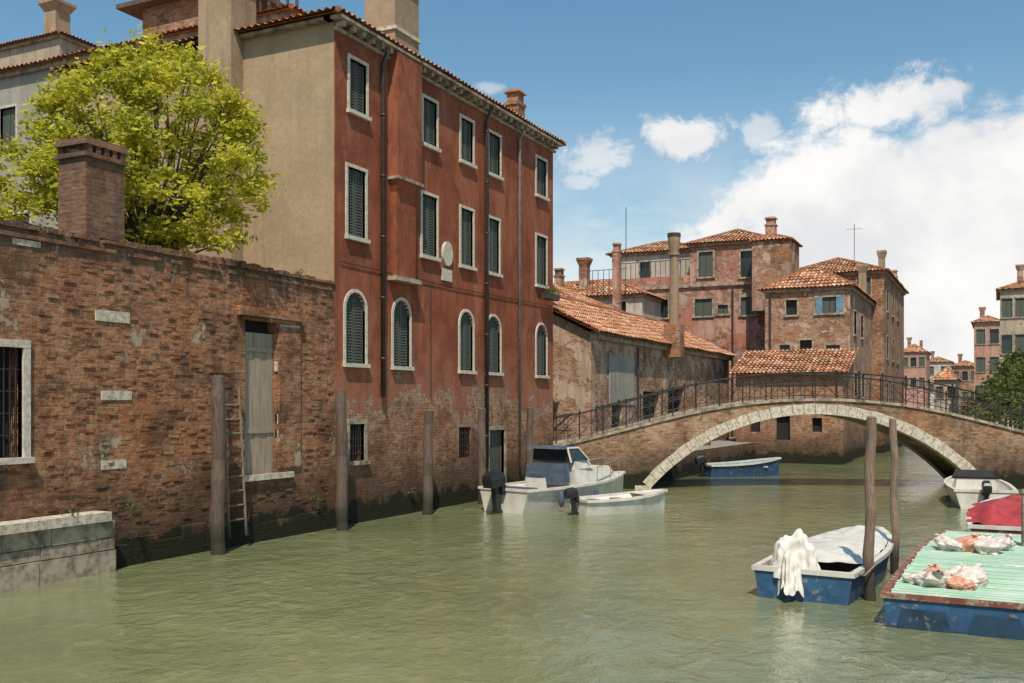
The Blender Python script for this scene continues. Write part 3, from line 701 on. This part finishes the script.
for i in range(nv):
    t0=-half+2*half*i/nv; t1=-half+2*half*(i+1)/nv-.0022
    for d0,d1 in ((-.35,.05),(-BW-.05,-BW+.35)):
        def q(t,r,d): return FB.p(hs+r*math.sin(t),zc0+r*math.cos(t),d)
        r0,r1=Rr-.008,Rr+rt+ .012*((i*5)%3-1)
        if zc0+r1*math.cos((t0+t1)/2)>sdeck(hs+r1*math.sin((t0+t1)/2))-.01: r1=min(r1,(sdeck(hs)-zc0)-.01)
        d1_=d1+random.uniform(-.012,.006) if d1>0 else d1
        st.hexa([q(t0,r0,d0),q(t1,r0,d0),q(t1,r1,d0),q(t0,r1,d0),q(t0,r0,d1_),q(t1,r0,d1_),q(t1,r1,d1_),q(t0,r1,d1_)])
st.fbox(FB,-.55,.03,-.7,.12,-.5,.10); st.fbox(FB,span-.03,span+.55,-.7,.12,-.5,.10)
ra=T.part('iron_railing',MAT['iron'])
for d in (-.08,-BW+.08):
    n=24; us=[uL+.1+(uR-uL-.2)*i/n for i in range(n+1)]
    for i,u in enumerate(us):
        z=sdeck(u)+.10; ra.tube([FB.p(u,z,d),FB.p(u,z+.95,d)],.026,6)
        ra.tube([FB.p(u,z+.95,d),FB.p(u,z+1.03,d)],.04,6)
        if i<n:
            v=us[i+1]; zv=sdeck(v)+.10
            ra.tube([FB.p(u,z+.93,d),FB.p(v,zv+.93,d)],.028,6)
            ra.tube([FB.p(u,z+.12,d),FB.p(v,zv+.12,d)],.016,5)
            ra.tube([FB.p(u,z+.55,d),FB.p(v,zv+.55,d)],.012,5)
            ra.tube([FB.p(u,z+.12,d),FB.p(v,zv+.93,d)],.011,5); ra.tube([FB.p(u,z+.93,d),FB.p(v,zv+.12,d)],.011,5)
            m_=(u+v)/2; zm=sdeck(m_)+.10; ra.tube([FB.p(m_,zm+.0,d),FB.p(m_,zm+.93,d)],.012,5)
T.done()

# ------------------------------------------------------------------ poles, ladder
def pole(px,pyt,pyb,r,mat='pole',lean=0.,X=None):
    if X is not None: y=onx(px,X); x=X; s=x/ray(px)[0]
    else: s=CH*FL/(pyb-HZ); x,y=at(px,s)
    zt=CH+(HZ-pyt)/FL*s
    T=MB(); pts=[];rad=[]
    for i in range(13):
        k=i/12; z=-1.4+(zt+1.4)*k; pts.append((x+lean*k+.02*math.sin(i*1.7+px),y+.025*math.sin(i*1.3+px),z)); rad.append(r*(1.08-.15*k)*(1+.07*math.sin(i*3.3+px)))
    T.tube(pts,rad,12); p=pts[-1]
    T.tube([p,(p[0],p[1],zt+.03)],[r*.9,r*.6],12)
    T.build('mooring_pole',MAT[mat],smooth=False)
for px,t,b_,r,ln in ((217,377,548,.14,.05),(343,390,530,.14,-.06),(427,411,517,.14,.04),(483,409,506,.13,-.05),(529,408,495,.12,.03)):
    pole(px,t,b_,r,X=LX+.55,lean=ln)
pole(868,418,600,.08,'polelit',.04); pole(896,420,574,.07,'polelit',-.04)
T=Thing('ladder'); l=T.part('rails_and_rungs',MAT['polelit'])
u0,u1=onx(230,LX+.4),onx(247,LX+.4)
def lp(k,z): 
    t=z/3.9; return FRL.p((u0 if k==0 else u1)+(.06 if k==0 else .02)*t,z,.40-.28*t)
for k in (0,1): l.tube([lp(k,.25),lp(k,zx(237,387,LX))],.03,6)
z=.6
while z<zx(237,390,LX)-.1: l.tube([lp(0,z),lp(1,z)],.02,6); z+=.3
T.done()

# ------------------------------------------------------------------ foliage
def leaves(mb,clumps,n,size,soft=.25):
    for (c,r) in clumps:
        k=int(n*(r[0]*r[1]*r[2])**(2/3)/.5)
        d=np.random.normal(size=(k,3)); d/=np.linalg.norm(d,axis=1)[:,None]
        rad=np.random.rand(k)**.5*(1+soft*np.random.normal(size=k)).clip(.4,1.9)
        p=np.array(c)+d*rad[:,None]*np.array(r)
        a=np.random.normal(size=(k,3)); a/=np.linalg.norm(a,axis=1)[:,None]
        a[:,2]=a[:,2]*.6-.15
        b=np.cross(a,np.random.normal(size=(k,3))); b/=np.linalg.norm(b,axis=1)[:,None]
        s=(size*(.5+.9*np.random.rand(k)))[:,None]
        A=a*s; B_=b*s*.42
        vs=np.stack([p-A,p-B_,p+A,p+B_],1).reshape(-1,3)
        base=np.random.rand()*.4; rr=np.minimum(1,base+np.random.rand(k)*.6)
        j=len(mb.v); mb.v+=list(map(tuple,vs.tolist()))
        mb.f+=[(j+4*i,j+4*i+1,j+4*i+2,j+4*i+3) for i in range(k)]
        mb.r+=rr.tolist(); mb.mi+=[0]*k
T=Thing('garden_tree')
tc=V((*at(140,21.6),8.35)); Rv=V((CA,SA,0)); Fv=V((-SA,CA,0))
tb=T.part('trunk_and_limbs',MAT['bark'],True)
base=V((tc.x+.3,tc.y+.1,.9)); fork=V((tc.x+.25,tc.y,6.2))
tb.tube([base,base.lerp(fork,.5)+V((.08,0,0)),fork],[.24,.18,.15],10)
clumps=[]
def add(px,py,r,ds=0.): 
    s=21.6+ds; x,y=at(px,s); clumps.append((V((x,y,CH+(HZ-py)/FL*s)),(r,r,r*.7)))
sil=[(150,45,.4),(120,55,.42),(178,55,.4),(90,75,.42),(205,75,.42),(65,97,.42),(225,100,.45),(245,128,.42),(40,125,.4),(250,155,.45),(250,190,.45),(260,180,.35),(15,150,.4),(235,215,.42),(205,238,.4),(175,245,.4),
     (0,185,.45),(20,200,.45),(45,205,.45),(150,235,.4),(-20,160,.45),(-30,200,.5),(60,170,.45),(238,236,.3),(222,243,.33),(50,190,.45),(30,170,.45),(5,215,.4),(262,205,.25),(100,62,.3),(195,58,.28),(55,108,.3)]
for a,b,r in sil: add(a,b,r,random.uniform(-.6,.6))
for i in range(135):
    t=random.random()*2*math.pi; k=random.random()**.5
    add(142+112*k*math.cos(t),150+92*k*math.sin(t),random.uniform(.26,.50),random.uniform(-2.0,2.0)*math.sqrt(max(0,1-k*k))-.1)
for c,r in clumps[::3]:
    mid=fork.lerp(c,.5)+V((random.uniform(-.25,.25),random.uniform(-.25,.25),-.15))
    tb.tube([fork+V((0,0,-.3*random.random())),mid,c],[.045,.028,.01],6)
for dx,dz in ((-1.3,2.3),(.2,3.4),(1.4,2.2),(-.4,2.6)):
    tb.tube([fork,fork+Rv*dx*.5+V((0,0,dz*.45)),fork+Rv*dx+V((0,0,dz))],[.12,.085,.03],8)
leaves(T.part('foliage',MAT['leafy']),clumps,800,.08,.38); T.done()
T=Thing('garden_shrubs'); cl=[]
for px,py,s,r in ((968,412,52,.6),(985,398,54,.9),(1000,388,56,.9),(1015,376,58,1.0),(1030,380,55,1.5),(1045,400,52,1.5),(990,415,50,.8),(1010,405,50,1.0),(1030,415,48,1.2),(1020,395,52,1.1),(977,420,48,.7),(1060,380,55,1.6),(1006,372,57,.5),(994,382,55,.5)):
    x,y=at(px,s); cl.append(((x,y,CH+(HZ-py)/FL*s),(r,r,r*.8)))
leaves(T.part('foliage',MAT['leafd']),cl,420,.13)
tk=T.part('stems',MAT['bark'])
for c,r in cl: tk.tube([(c[0],c[1],1.0),c],[.08,.03],6)
T.done()
T=Thing('window_plants'); u=onx(544,LX)
leaves(T.part('foliage',MAT['leafd']),[(FRL.p(u+k,7.05,.3),(.25,.2,.2)) for k in (-.4,-.1,.2,.4)],500,.05); T.done()
T=Thing('roof_tree'); cl=[]
for px,py in ((1012,372),(1020,364),(1030,366)): x,y=at(px,72); cl.append(((x,y,CH+(HZ-py)/FL*72),(1.3,1.3,1.1)))
leaves(T.part('foliage',MAT['leafd']),cl,300,.18); 
T.part('stem',MAT['bark']).tube([(cl[1][0][0],cl[1][0][1],1),cl[1][0]],[.2,.08],8); T.done()
T=Thing('wall_weeds'); cl=[]
for px,z,d in ((180,WT+.1,.0),(300,WT+.12,0),(40,WT+.1,0),(120,1.15,.3),(312,.75,.1),(410,.6,.05),(60,1.12,.35)):
    cl.append((FRL.p(onx(px,LX),z,d),(.16,.16,.12)))
leaves(T.part('foliage',MAT['leafd']),cl,900,.04); T.done()

# ------------------------------------------------------------------ boats
def hull(T,org,yaw,L,B,H,low,top,inner,rim,stern=.82,bow=.06,flare=.72,split=.5,n=18,floor=.12,sheer=.3):
    c,s_=math.cos(yaw),math.sin(yaw); O=V(org)
    def w(x,y,z): return O+V((x*c-y*s_,x*s_+y*c,z))
    secs=[]
    for i in range(n+1):
        t=i/n; k=max(0,(t-.4)/.6)
        b=B/2*(stern+(1-stern)*math.sin(min(t/.4,1)*math.pi/2))*(1-(1-bow)*k**2.4)
        zt=H*(1+sheer*t*t); zb=-.2+ .25*k**4*H
        bb=b*flare*(1-.5*k**2)
        secs.append((t*L,b,bb,zt,zb))
    lo=T.part('hull_bottom',low,True); hi=T.part('hull_sides',top,True); ri=T.part('gunwale',rim); inn=T.part('inside',inner)
    for i in range(n):
        a,b=secs[i],secs[i+1]
        for sg in (1,-1):
            def pt(q,k):
                x,bt,bb,zt,zb=q
                return w(x,sg*(bb+(bt-bb)*k),zb+(zt-zb)*k)
            lo.poly([w(a[0],0,a[4]-.04),w(b[0],0,b[4]-.04),pt(b,0),pt(a,0)]); lo.poly([pt(a,0),pt(b,0),pt(b,split),pt(a,split)])
            hi.poly([pt(a,split),pt(b,split),pt(b,1),pt(a,1)])
            g=.07
            def gp(q,dy,dz): return w(q[0],sg*max(.0,q[1]+dy),q[3]+dz)
            ri.hexa([gp(a,.03,-.05),gp(b,.03,-.05),gp(b,-g,-.05),gp(a,-g,-.05),gp(a,.03,.02),gp(b,.03,.02),gp(b,-g,.02),gp(a,-g,.02)])
            def ip(q,k): return w(q[0],sg*max(0,(q[2]*.9 if k==0 else q[1]-g)),floor if k==0 else q[3]-.04)
            inn.poly([ip(a,0),ip(b,0),ip(b,1),ip(a,1)]); inn.poly([w(a[0],0,floor),w(b[0],0,floor),ip(b,0),ip(a,0)])
    for q in (secs[0],secs[-1]):
        x,b,bb,zt,zb=q; zs=zb+(zt-zb)*split; bs=bb+(b-bb)*split
        lo.poly([w(x,-bb,zb),w(x,bb,zb),w(x,bs,zs),w(x,-bs,zs)]); hi.poly([w(x,-bs,zs),w(x,bs,zs),w(x,b,zt),w(x,-b,zt)])
        ri.hexa([w(x-.03,-b-.03,zt-.05),w(x+.06,-b-.03,zt-.05),w(x+.06,b+.03,zt-.05),w(x-.03,b+.03,zt-.05),w(x-.03,-b-.03,zt+.024),w(x+.06,-b-.03,zt+.024),w(x+.06,b+.03,zt+.024),w(x-.03,b+.03,zt+.024)])
    return w,secs
def outboard(T,w,x,y,z,s=1.,tilt=.0,mat='black'):
    mb=T.part('outboard_motor',MAT[mat],False)
    def P(a,b,c): 
        ca,sa=math.cos(tilt),math.sin(tilt); a,c=a*ca-c*sa,a*sa+c*ca
        return w(x+a*s,y+b*s,z+c*s)
    def bx(a0,a1,b0,b1,c0,c1,tp=1.): 
        am=(a0+a1)/2
        mb.hexa([P(a0,b0,c0),P(a1,b0,c0),P(a1,b1,c0),P(a0,b1,c0),P(am+(a0-am)*tp,b0*tp,c1),P(am+(a1-am)*tp,b0*tp,c1),P(am+(a1-am)*tp,b1*tp,c1),P(am+(a0-am)*tp,b1*tp,c1)])
    bx(-.38,.08,-.15,.15,.12,.30,1.08); bx(-.40,.10,-.16,.16,.305,.42,.9); bx(-.37,.07,-.14,.14,.42,.50,.65); bx(-.20,-.04,-.07,.07,-.55,.12,1.); bx(-.32,.02,-.05,.05,-.62,-.5); bx(-.4,-.05,-.11,.11,-.5,-.47)
    bx(-.02,.12,-.14,.14,-.1,.12); 
    for k in range(3):
        t=k*2.094; mb.poly([P(-.34,0,-.57),P(-.36,.13*math.cos(t-.3),-.57+.13*math.sin(t-.3)),P(-.34,.15*math.cos(t),-.57+.15*math.sin(t)),P(-.33,.12*math.cos(t+.4),-.57+.12*math.sin(t+.4))])
def surf(name,mat,fn,nu,nv,parent,c):
    vs=[];fs_=[]
    for i in range(nu+1):
        for j in range(nv): vs.append(fn(i/nu,2*math.pi*j/nv))
    for i in range(nu):
        for j in range(nv): fs_.append((i*nv+j,i*nv+(j+1)%nv,(i+1)*nv+(j+1)%nv,(i+1)*nv+j))
    me=bpy.data.meshes.new(name); me.from_pydata(vs,[],fs_); me.materials.append(mat); me.polygons.foreach_set('use_smooth',[True]*len(me.polygons))
    ob=bpy.data.objects.new(name,me); scene.collection.objects.link(ob); ob.location=c; ob.parent=parent; return ob
def bag(c,r,h,seed,mat,parent,lean=(0,0)):
    # slumped plastic sack, lumpy with contents, loosely gathered at one shoulder
    def fn(t,a):
        if t<.86: pr=r*(.80+.30*math.sin(t/.86*math.pi*.55))*math.cos(max(0,t-.30)/.56*math.pi/2*.90)
        else: pr=r*(.16+.9*(t-.86))
        q=V((math.cos(a)*1.7+seed*3,math.sin(a)*1.7,t*2.6)); n1=NZ.noise(q); n2=NZ.noise(q*3.1)
        pr*=1+.55*n1+.28*(abs(n2)-.2)
        z=h*(t if t<.86 else .86+(t-.86)*.5)*.8+.10*h*n1*(1 if t>.1 else 0)
        return (pr*1.15*math.cos(a)+lean[0]*t**2.5*h*1.6,pr*math.sin(a)+lean[1]*t**2.5*h*1.6,max(0,z))
    return surf('refuse_bag',mat,fn,26,52,parent,c)
def drape(name,c,r,h,seed,mat,parent,rx=1.,ry=1.,nf=7):
    def fn(t,a):
        k=NZ.noise(V((math.cos(a)*1.2+seed,math.sin(a)*1.2,.3)))
        pr=r*(math.sin(min(1,t/.45)*math.pi/2)*.75+.40*max(0,t-.45))
        fold=(math.sin(a*nf+seed+2*k*3)*.6+math.sin(a*(nf*1.7)+seed*2)*.35)
        pr*=1+.26*fold*max(0,t-.10)*1.1+.55*k*t
        crm=NZ.noise(V((pr*9*math.cos(a),pr*9*math.sin(a),t*5+seed)))
        z=h*(1-(max(0,t-.12)/.88)**1.1)+ .28*h*NZ.noise(V((pr*5*math.cos(a),pr*5*math.sin(a),seed)))+.07*h*crm
        pr+=.03*crm
        return (pr*rx*math.cos(a),pr*ry*math.sin(a),z)
    return surf(name,mat,fn,44,110,parent,c)
def sheet(mb,pts_fn,nu,nv):
    b=len(mb.v)
    for i in range(nu+1):
        for j in range(nv+1): mb.v.append(tuple(pts_fn(i/nu,j/nv)))
    for i in range(nu):
        for j in range(nv):
            a=b+i*(nv+1)+j; mb.f.append((a,a+nv+1,a+nv+2,a+1)); mb.r.append(0.); mb.mi.append(0)
T=Thing('covered_motorboat'); yw=math.radians(85)
w_,sc=hull(T,(-2.74,15.6,0),yw,4.9,1.58,.47,MAT['blue'],MAT['blue'],MAT['woodin'],MAT['gel'],stern=.95,bow=.28,flare=.86,split=.62)
cv=T.part('white_deck_cover',MAT['gel'],True)
def cvp(i,j):
    t=.17+.79*i; idx=min(int(t*18),17); f=t*18-idx; a,b=sc[idx],sc[idx+1]
    bt=a[1]+(b[1]-a[1])*f; zt=a[3]+(b[3]-a[3])*f; v=(j*2-1)
    e=min(1,8*(1-abs(v)))*min(1,10*i,10*(1-i))
    return w_(t*4.9,v*(bt-.08),zt+.03+e*.09*(1-v*v*.6)+.03*NZ.noise(V((t*7,v*3,0)))+.012*math.sin(t*60+v*2)*abs(v))
sheet(cv,cvp,60,24)
bx=T.part('stern_bench',MAT['woodin']); bx.hexa([w_(.1,-.65,.3),w_(.75,-.65,.3),w_(.75,.65,.3),w_(.1,.65,.3),w_(.1,-.65,.37),w_(.75,-.65,.37),w_(.75,.65,.37),w_(.1,.65,.37)])
rp=T.part('mooring_rope',MAT['woodin']); rp.tube([w_(.1,-.7,.5),w_(.3,-.85,.42),w_(.6,-.95,.55)],.014,6)
T.done()
c=w_(.38,.22,.34); drape('canvas_sheet',c,.42,.60,3.,MAT['cloth'],T.e)
c=w_(.06,.20,.12); drape('canvas_sheet',c,.27,.55,8.3,MAT['cloth'],T.e,.7,1.1,6)
T=Thing('work_barge'); 
w_,sc=hull(T,(-.50,14.3,0),math.radians(88.3),6.9,1.96,.44,MAT['navy'],MAT['blue'],MAT['woodin'],MAT['redp'],stern=.97,bow=.72,flare=.93,split=.35,sheer=.18)
dk=T.part('green_deck',MAT['green'])
nb=46
for i in range(nb):
    t0,t1=i/nb,(i+.95)/nb
    a=sc[min(int(t0*18),17)]
    hw=a[1]-.09; z=.44*(1+.18*t0*t0)+.03+random.uniform(-.006,.008)
    x0,x1=t0*6.9+.02,t1*6.9; e0=hw+random.uniform(-.02,.02)
    dk.hexa([w_(x0,-e0,z-.03),w_(x1,-e0,z-.03),w_(x1,e0,z-.03),w_(x0,e0,z-.03),w_(x0,-e0,z),w_(x1,-e0,z),w_(x1,e0,z),w_(x0,e0,z)])
fd=T.part('stern_panels',MAT['navy'])
for y0_,y1_ in ((-.80,-.08),(.08,.80)): fd.hexa([w_(-.03,y0_,-.05),w_(-.03,y1_,-.05),w_(-.03,y1_-.1,.27),w_(-.03,y0_+.1,.27),w_(-.004,y0_,-.05),w_(-.004,y1_,-.05),w_(-.004,y1_-.1,.27),w_(-.004,y0_+.1,.27)])
T.done()
for i,(a,b,r,h,mt) in enumerate(((.75,.32,.20,.34,'bagw'),(1.0,-.04,.22,.38,'bagw'),(.68,-.02,.17,.26,'bago'),(1.2,.28,.19,.32,'bago'),(1.4,-.05,.17,.30,'bagw'),(.92,.56,.15,.24,'bagw'))):
    bag(w_(a,b+.05,.465),r,h,i+2.3,MAT[mt],T.e,(random.uniform(-.5,.5),random.uniform(-.5,.5)))
for i,(a,b,r,h,mt) in enumerate(((4.3,-.15,.2,.36,'bagw'),(4.5,.18,.21,.36,'bago'),(4.8,-.30,.19,.36,'bagw'),(4.9,.08,.2,.32,'bagw'),(4.4,.45,.18,.32,'bagw'))):
    bag(w_(a,b,.50),r,h,i+12.7,MAT[mt],T.e,(random.uniform(-.5,.5),random.uniform(-.5,.5)))
T=Thing('tarpaulin_boat'); w_,sc=hull(T,(.26,22.2,0),math.radians(89.5),5.5,1.9,.55,MAT['navy'],MAT['redp'],MAT['woodin'],MAT['gel'],stern=.9,bow=.3)
tp=T.part('red_tarpaulin',MAT['redtarp'],True)
def tpp(i,j):
    t=.02+.9*i; idx=min(int(t*18),17); a=sc[idx]; v=j*2-1
    rg=(.30+.12*NZ.noise(V((t*5,v*2,4))))*(1-abs(v)**3)*math.sin(min(1,i*5,(1-i)*4)*math.pi/2)
    sag=.14*abs(math.sin(i*math.pi*4))*(1-abs(v))
    return w_(t*5.5,v*(a[1]+.03),.57+rg-sag*.6+.14*NZ.noise(V((t*8,v*3,1)))+.05*math.sin(t*36+v*3)*abs(v))
sheet(tp,tpp,70,30)
T.done()
T=Thing('white_motorboat'); x,y=at(990,29.5)
w_,sc=hull(T,(x-.1,y-1.2,0),math.radians(97),5.0,1.8,.55,MAT['gel'],MAT['gel'],MAT['gel'],MAT['gel'],stern=.9,bow=.1)
outboard(T,w_,-.1,.0,.5,.75,.3)
wsd=T.part('windscreen',MAT['glass']); wsd.hexa([w_(2.6,-.7,.7),w_(2.65,-.7,.7),w_(2.65,.7,.7),w_(2.6,.7,.7),w_(2.35,-.6,1.0),w_(2.38,-.6,1.0),w_(2.38,.6,1.0),w_(2.35,.6,1.0)])
T.part('console',MAT['gel']).hexa([w_(2.5,-.6,.3),w_(3.6,-.6,.4),w_(3.6,.6,.4),w_(2.5,.6,.3),w_(2.5,-.55,.68),w_(3.4,-.5,.72),w_(3.4,.5,.72),w_(2.5,.55,.68)])
T.done()
T=Thing('cabin_cruiser'); x,y=at(530,28.3)
w_,sc=hull(T,(x-.45,y-.8,0),math.radians(74),5.6,2.1,.66,MAT['gel'],MAT['gel'],MAT['gel'],MAT['gel'],stern=.88,bow=.08,split=.5,floor=.3)
cb=T.part('cabin',MAT['gel'])
def hx(mb,x0,x1,b0,b1,z0,z1,xa,xb,k): mb.hexa([w_(x0,-b0,z0),w_(x1,-b1,z0),w_(x1,b1,z0),w_(x0,b0,z0),w_(xa,-b0*k,z1),w_(xb,-b1*k,z1),w_(xb,b1*k,z1),w_(xa,b0*k,z1)])
hx(cb,2.2,5.0,.92,.35,.66,1.12,2.2,4.5,.85)
hx(cb,2.25,3.3,.76,.62,1.124,1.36,2.3,3.1,.95)
gl=T.part('windscreen',MAT['glass']); hx(gl,2.1,3.0,.74,.66,1.364,1.72,2.05,2.6,.88)
fm=T.part('windscreen_frame',MAT['gel']); 
for sg in (-1,1):
    fm.tube([w_(2.08,sg*.76,1.33),w_(2.03,sg*.66,1.74)],.03,6); fm.tube([w_(2.03,sg*.66,1.74),w_(2.62,sg*.59,1.74)],.03,6); fm.tube([w_(3.03,sg*.68,1.36),w_(2.62,sg*.59,1.74)],.03,6)
hx(T.part('canopy_top',MAT['canopy']),1.75,2.65,.70,.60,1.722,1.79,1.8,2.6,.93)
for sg in (-.25,.25): fm.tube([w_(3.02,sg,1.36),w_(2.62,sg*.9,1.74)],.02,6)
hx(T.part('folded_canopy',MAT['canopy']),1.7,2.08,.72,.72,.75,1.30,1.8,2.08,.92)
hx(cb,1.25,1.6,.3,.3,.3,.9,1.25,1.5,.9); hx(cb,.25,.75,.75,.75,.3,.58,.25,.75,.98)
st_=T.part('seats',MAT['canopy']); hx(st_,.3,.7,.7,.7,.583,.68,.3,.7,.96); hx(st_,1.27,1.57,.27,.27,.903,1.03,1.27,1.5,.95)
rl=T.part('bow_rail',MAT['pipel'])
pr=[(3.2,.85,1.15),(4.2,.6,1.25),(5.1,.25,1.32),(5.1,-.25,1.32),(4.2,-.6,1.25),(3.2,-.85,1.15)]
rl.tube([w_(*p) for p in pr],.015,6)
for p in pr: rl.tube([w_(p[0],p[1],.7),w_(*p)],.012,6)
outboard(T,w_,-.12,.05,.62,1.15,.12)
fn_=T.part('fenders',MAT['canopy'],True)
for a in (1.2,2.8): fn_.tube([w_(a,-1.12,.58),w_(a,-1.12,.50),w_(a,-1.12,.2),w_(a,-1.12,.14)],[.03,.08,.08,.03],8)
rp=T.part('mooring_line',MAT['woodin']); rp.tube([w_(5.0,.2,.95),w_(5.4,.9,.6),w_(5.6,1.6,1.0)],.015,5)
T.done()
T=Thing('fibreglass_dinghy'); x,y=at(586,27.6)
w_,sc=hull(T,(x-.1,y-.3,0),math.radians(52),2.8,1.25,.40,MAT['gel'],MAT['gel'],MAT['gel'],MAT['gel'],stern=.85,bow=.15,floor=.2,sheer=.4)
th=T.part('thwarts',MAT['woodin'])
for a in (.5,1.3): th.hexa([w_(a,-.52,.31),w_(a+.28,-.52,.31),w_(a+.28,.52,.31),w_(a,.52,.31),w_(a,-.52,.36),w_(a+.28,-.52,.36),w_(a+.28,.52,.36),w_(a,.52,.36)])
fdk=T.part('foredeck',MAT['gel']); fdk.poly([w_(1.95,-.50,.48),w_(2.75,-.12,.55),w_(2.75,.12,.55),w_(1.95,.50,.48)])
outboard(T,w_,-.1,0,.40,.7,.2,'black'); T.done()
T=Thing('blue_rowing_boat'); x,y=at(706,42.2)
w_,sc=hull(T,(x+.1,y-.4,0),math.radians(38),3.3,1.5,.5,MAT['blue'],MAT['blue'],MAT['fadedblue'],MAT['gel'],stern=.85,bow=.15,floor=.15,sheer=.5)
th=T.part('thwarts',MAT['gel'])
for a in (.7,1.6,2.3): th.hexa([w_(a,-.55,.38),w_(a+.25,-.55,.38),w_(a+.25,.55,.38),w_(a,.55,.38),w_(a,-.55,.43),w_(a+.25,-.55,.43),w_(a+.25,.55,.43),w_(a,.55,.43)])
outboard(T,w_,-.1,0,.5,.8,.2); T.done()
x,y=at(1026,17.5); mb=MB(); mb.tube([(x,y,-1),(x,y,1.45)],[.08,.075],10); mb.tube([(x,y,1.45),(x,y,1.52)],[.09,.06],10); mb.build('mooring_pole',MAT['stoned'])

# ------------------------------------------------------------------ sky, sun
az=V((.42,-.90)).normalized(); el=math.radians(57)
sd=V((az.x*math.cos(el),az.y*math.cos(el),math.sin(el)))
wd=bpy.data.worlds.new('World'); scene.world=wd; wd.use_nodes=True; nt=wd.node_tree; nt.nodes.clear()
class WM(M):
    def __init__(s,nt): s.nt=nt
m=WM(nt)
out=nt.nodes.new('ShaderNodeOutputWorld'); bg=nt.nodes.new('ShaderNodeBackground'); nt.links.new(bg.outputs[0],out.inputs[0])
sky=nt.nodes.new('ShaderNodeTexSky'); sky.sky_type='NISHITA'; sky.sun_disc=False; sky.sun_elevation=el; sky.sun_rotation=math.atan2(az.x,az.y)
sky.air_density=1.0; sky.dust_density=1.0; sky.ozone_density=1.6
tc_=nt.nodes.new('ShaderNodeTexCoord'); D=tc_.outputs['Generated']; m.P=D
xyz=m.sep(D); z=xyz[2]
zz=m.math('ADD',m.math('MAXIMUM',z,0.),.22)
pl=m.comb(m.math('DIVIDE',xyz[0],zz),m.math('DIVIDE',xyz[1],zz),m.math('MULTIPLY',z,1.5))
def dirof(px,py):
    d=ray(px); return V((d[0],d[1],(HZ-py)/FL)).normalized()
nA=m.noise(1.4,9,.62,vec=pl,dist=.5); nB=m.noise(5,8,.6,vec=D,dist=.3)
nC=m.noise(6.0,10,.62,vec=m.vm('MULTIPLY',D,(1.,1.,1.7)),dist=.25)
dr=dirof(1100,350)
dv=m.vm('LENGTH',m.vm('MULTIPLY',m.vm('SUBTRACT',D,tuple(dr)),(1.,1.,1.75)))
bank=m.mr(dv,.64,.20)
nn=m.math('ADD',m.math('MULTIPLY',m.math('SUBTRACT',nA,.5),.35),m.math('MULTIPLY',m.math('SUBTRACT',nC,.5),1.5))
f=m.math('ADD',bank,nn)
cov=m.mr(f,.46,.68)
wisp=m.math('MULTIPLY',m.mr(nA,.45,.66),m.math('MULTIPLY',m.mr(z,.30,.08),.7))
cov=m.math('MAXIMUM',cov,wisp)
def puff(px,py,rx,rz,st=.9):
    global cov
    d=dirof(px,py); v=m.vm('SUBTRACT',D,tuple(d)); v=m.vm('MULTIPLY',v,(1/rx,1/rx,1/rz)); l=m.vm('LENGTH',v)
    l=m.math('ADD',l,m.math('MULTIPLY',m.math('SUBTRACT',m.noise(18,9,.68,vec=D,dist=.3),.5),3.2))
    cov=m.math('MAXIMUM',cov,m.mr(l,1.15,.45,0.,st))
puff(865,114,.052,.026,.97); puff(905,106,.052,.026,.97); puff(932,95,.03,.015); puff(683,137,.044,.022,.97); puff(600,152,.042,.024,.75); puff(578,182,.02,.008,.6); puff(762,133,.020,.018,.55); puff(490,88,.014,.006,.5)
grad=m.mix(m.mr(z,.05,.45),(1.22,1.40,1.28),(.97,1.36,1.34))
skyc=m.mix(1.,sky.outputs[0],grad,'MULTIPLY')
cl=m.mix(m.mr(m.math('ADD',m.math('MULTIPLY',nB,.5),m.math('MULTIPLY',nC,.5)),.40,.60),(7.9,8.0,8.2),(9.9,9.8,9.5))
haze=m.mix(m.mr(z,.0,.35,.35,0.),skyc,(8.0,8.5,8.6))
m.set(bg,'Color',m.mix(cov,haze,cl)); bg.inputs['Strength'].default_value=.1
sun=bpy.data.lights.new('sun','SUN'); sun.energy=5.0; sun.angle=math.radians(.5); sun.color=(1,.91,.77)
so=bpy.data.objects.new('sun',sun); scene.collection.objects.link(so); so.rotation_euler=sd.to_track_quat('Z','Y').to_euler()
# ------------------------------------------------------------------ camera
cam=bpy.data.cameras.new('camera'); co=bpy.data.objects.new('camera',cam); scene.collection.objects.link(co); scene.camera=co
cam.sensor_width=36; cam.lens=FL/1024*36; cam.shift_y=(HZ-341.5)/1024; cam.clip_end=5000; cam.clip_start=.1
co.location=(0,0,CH); co.rotation_euler=(math.radians(90),0,YAW)
scene.view_settings.view_transform='Standard'; scene.view_settings.look='None'; scene.view_settings.exposure=0
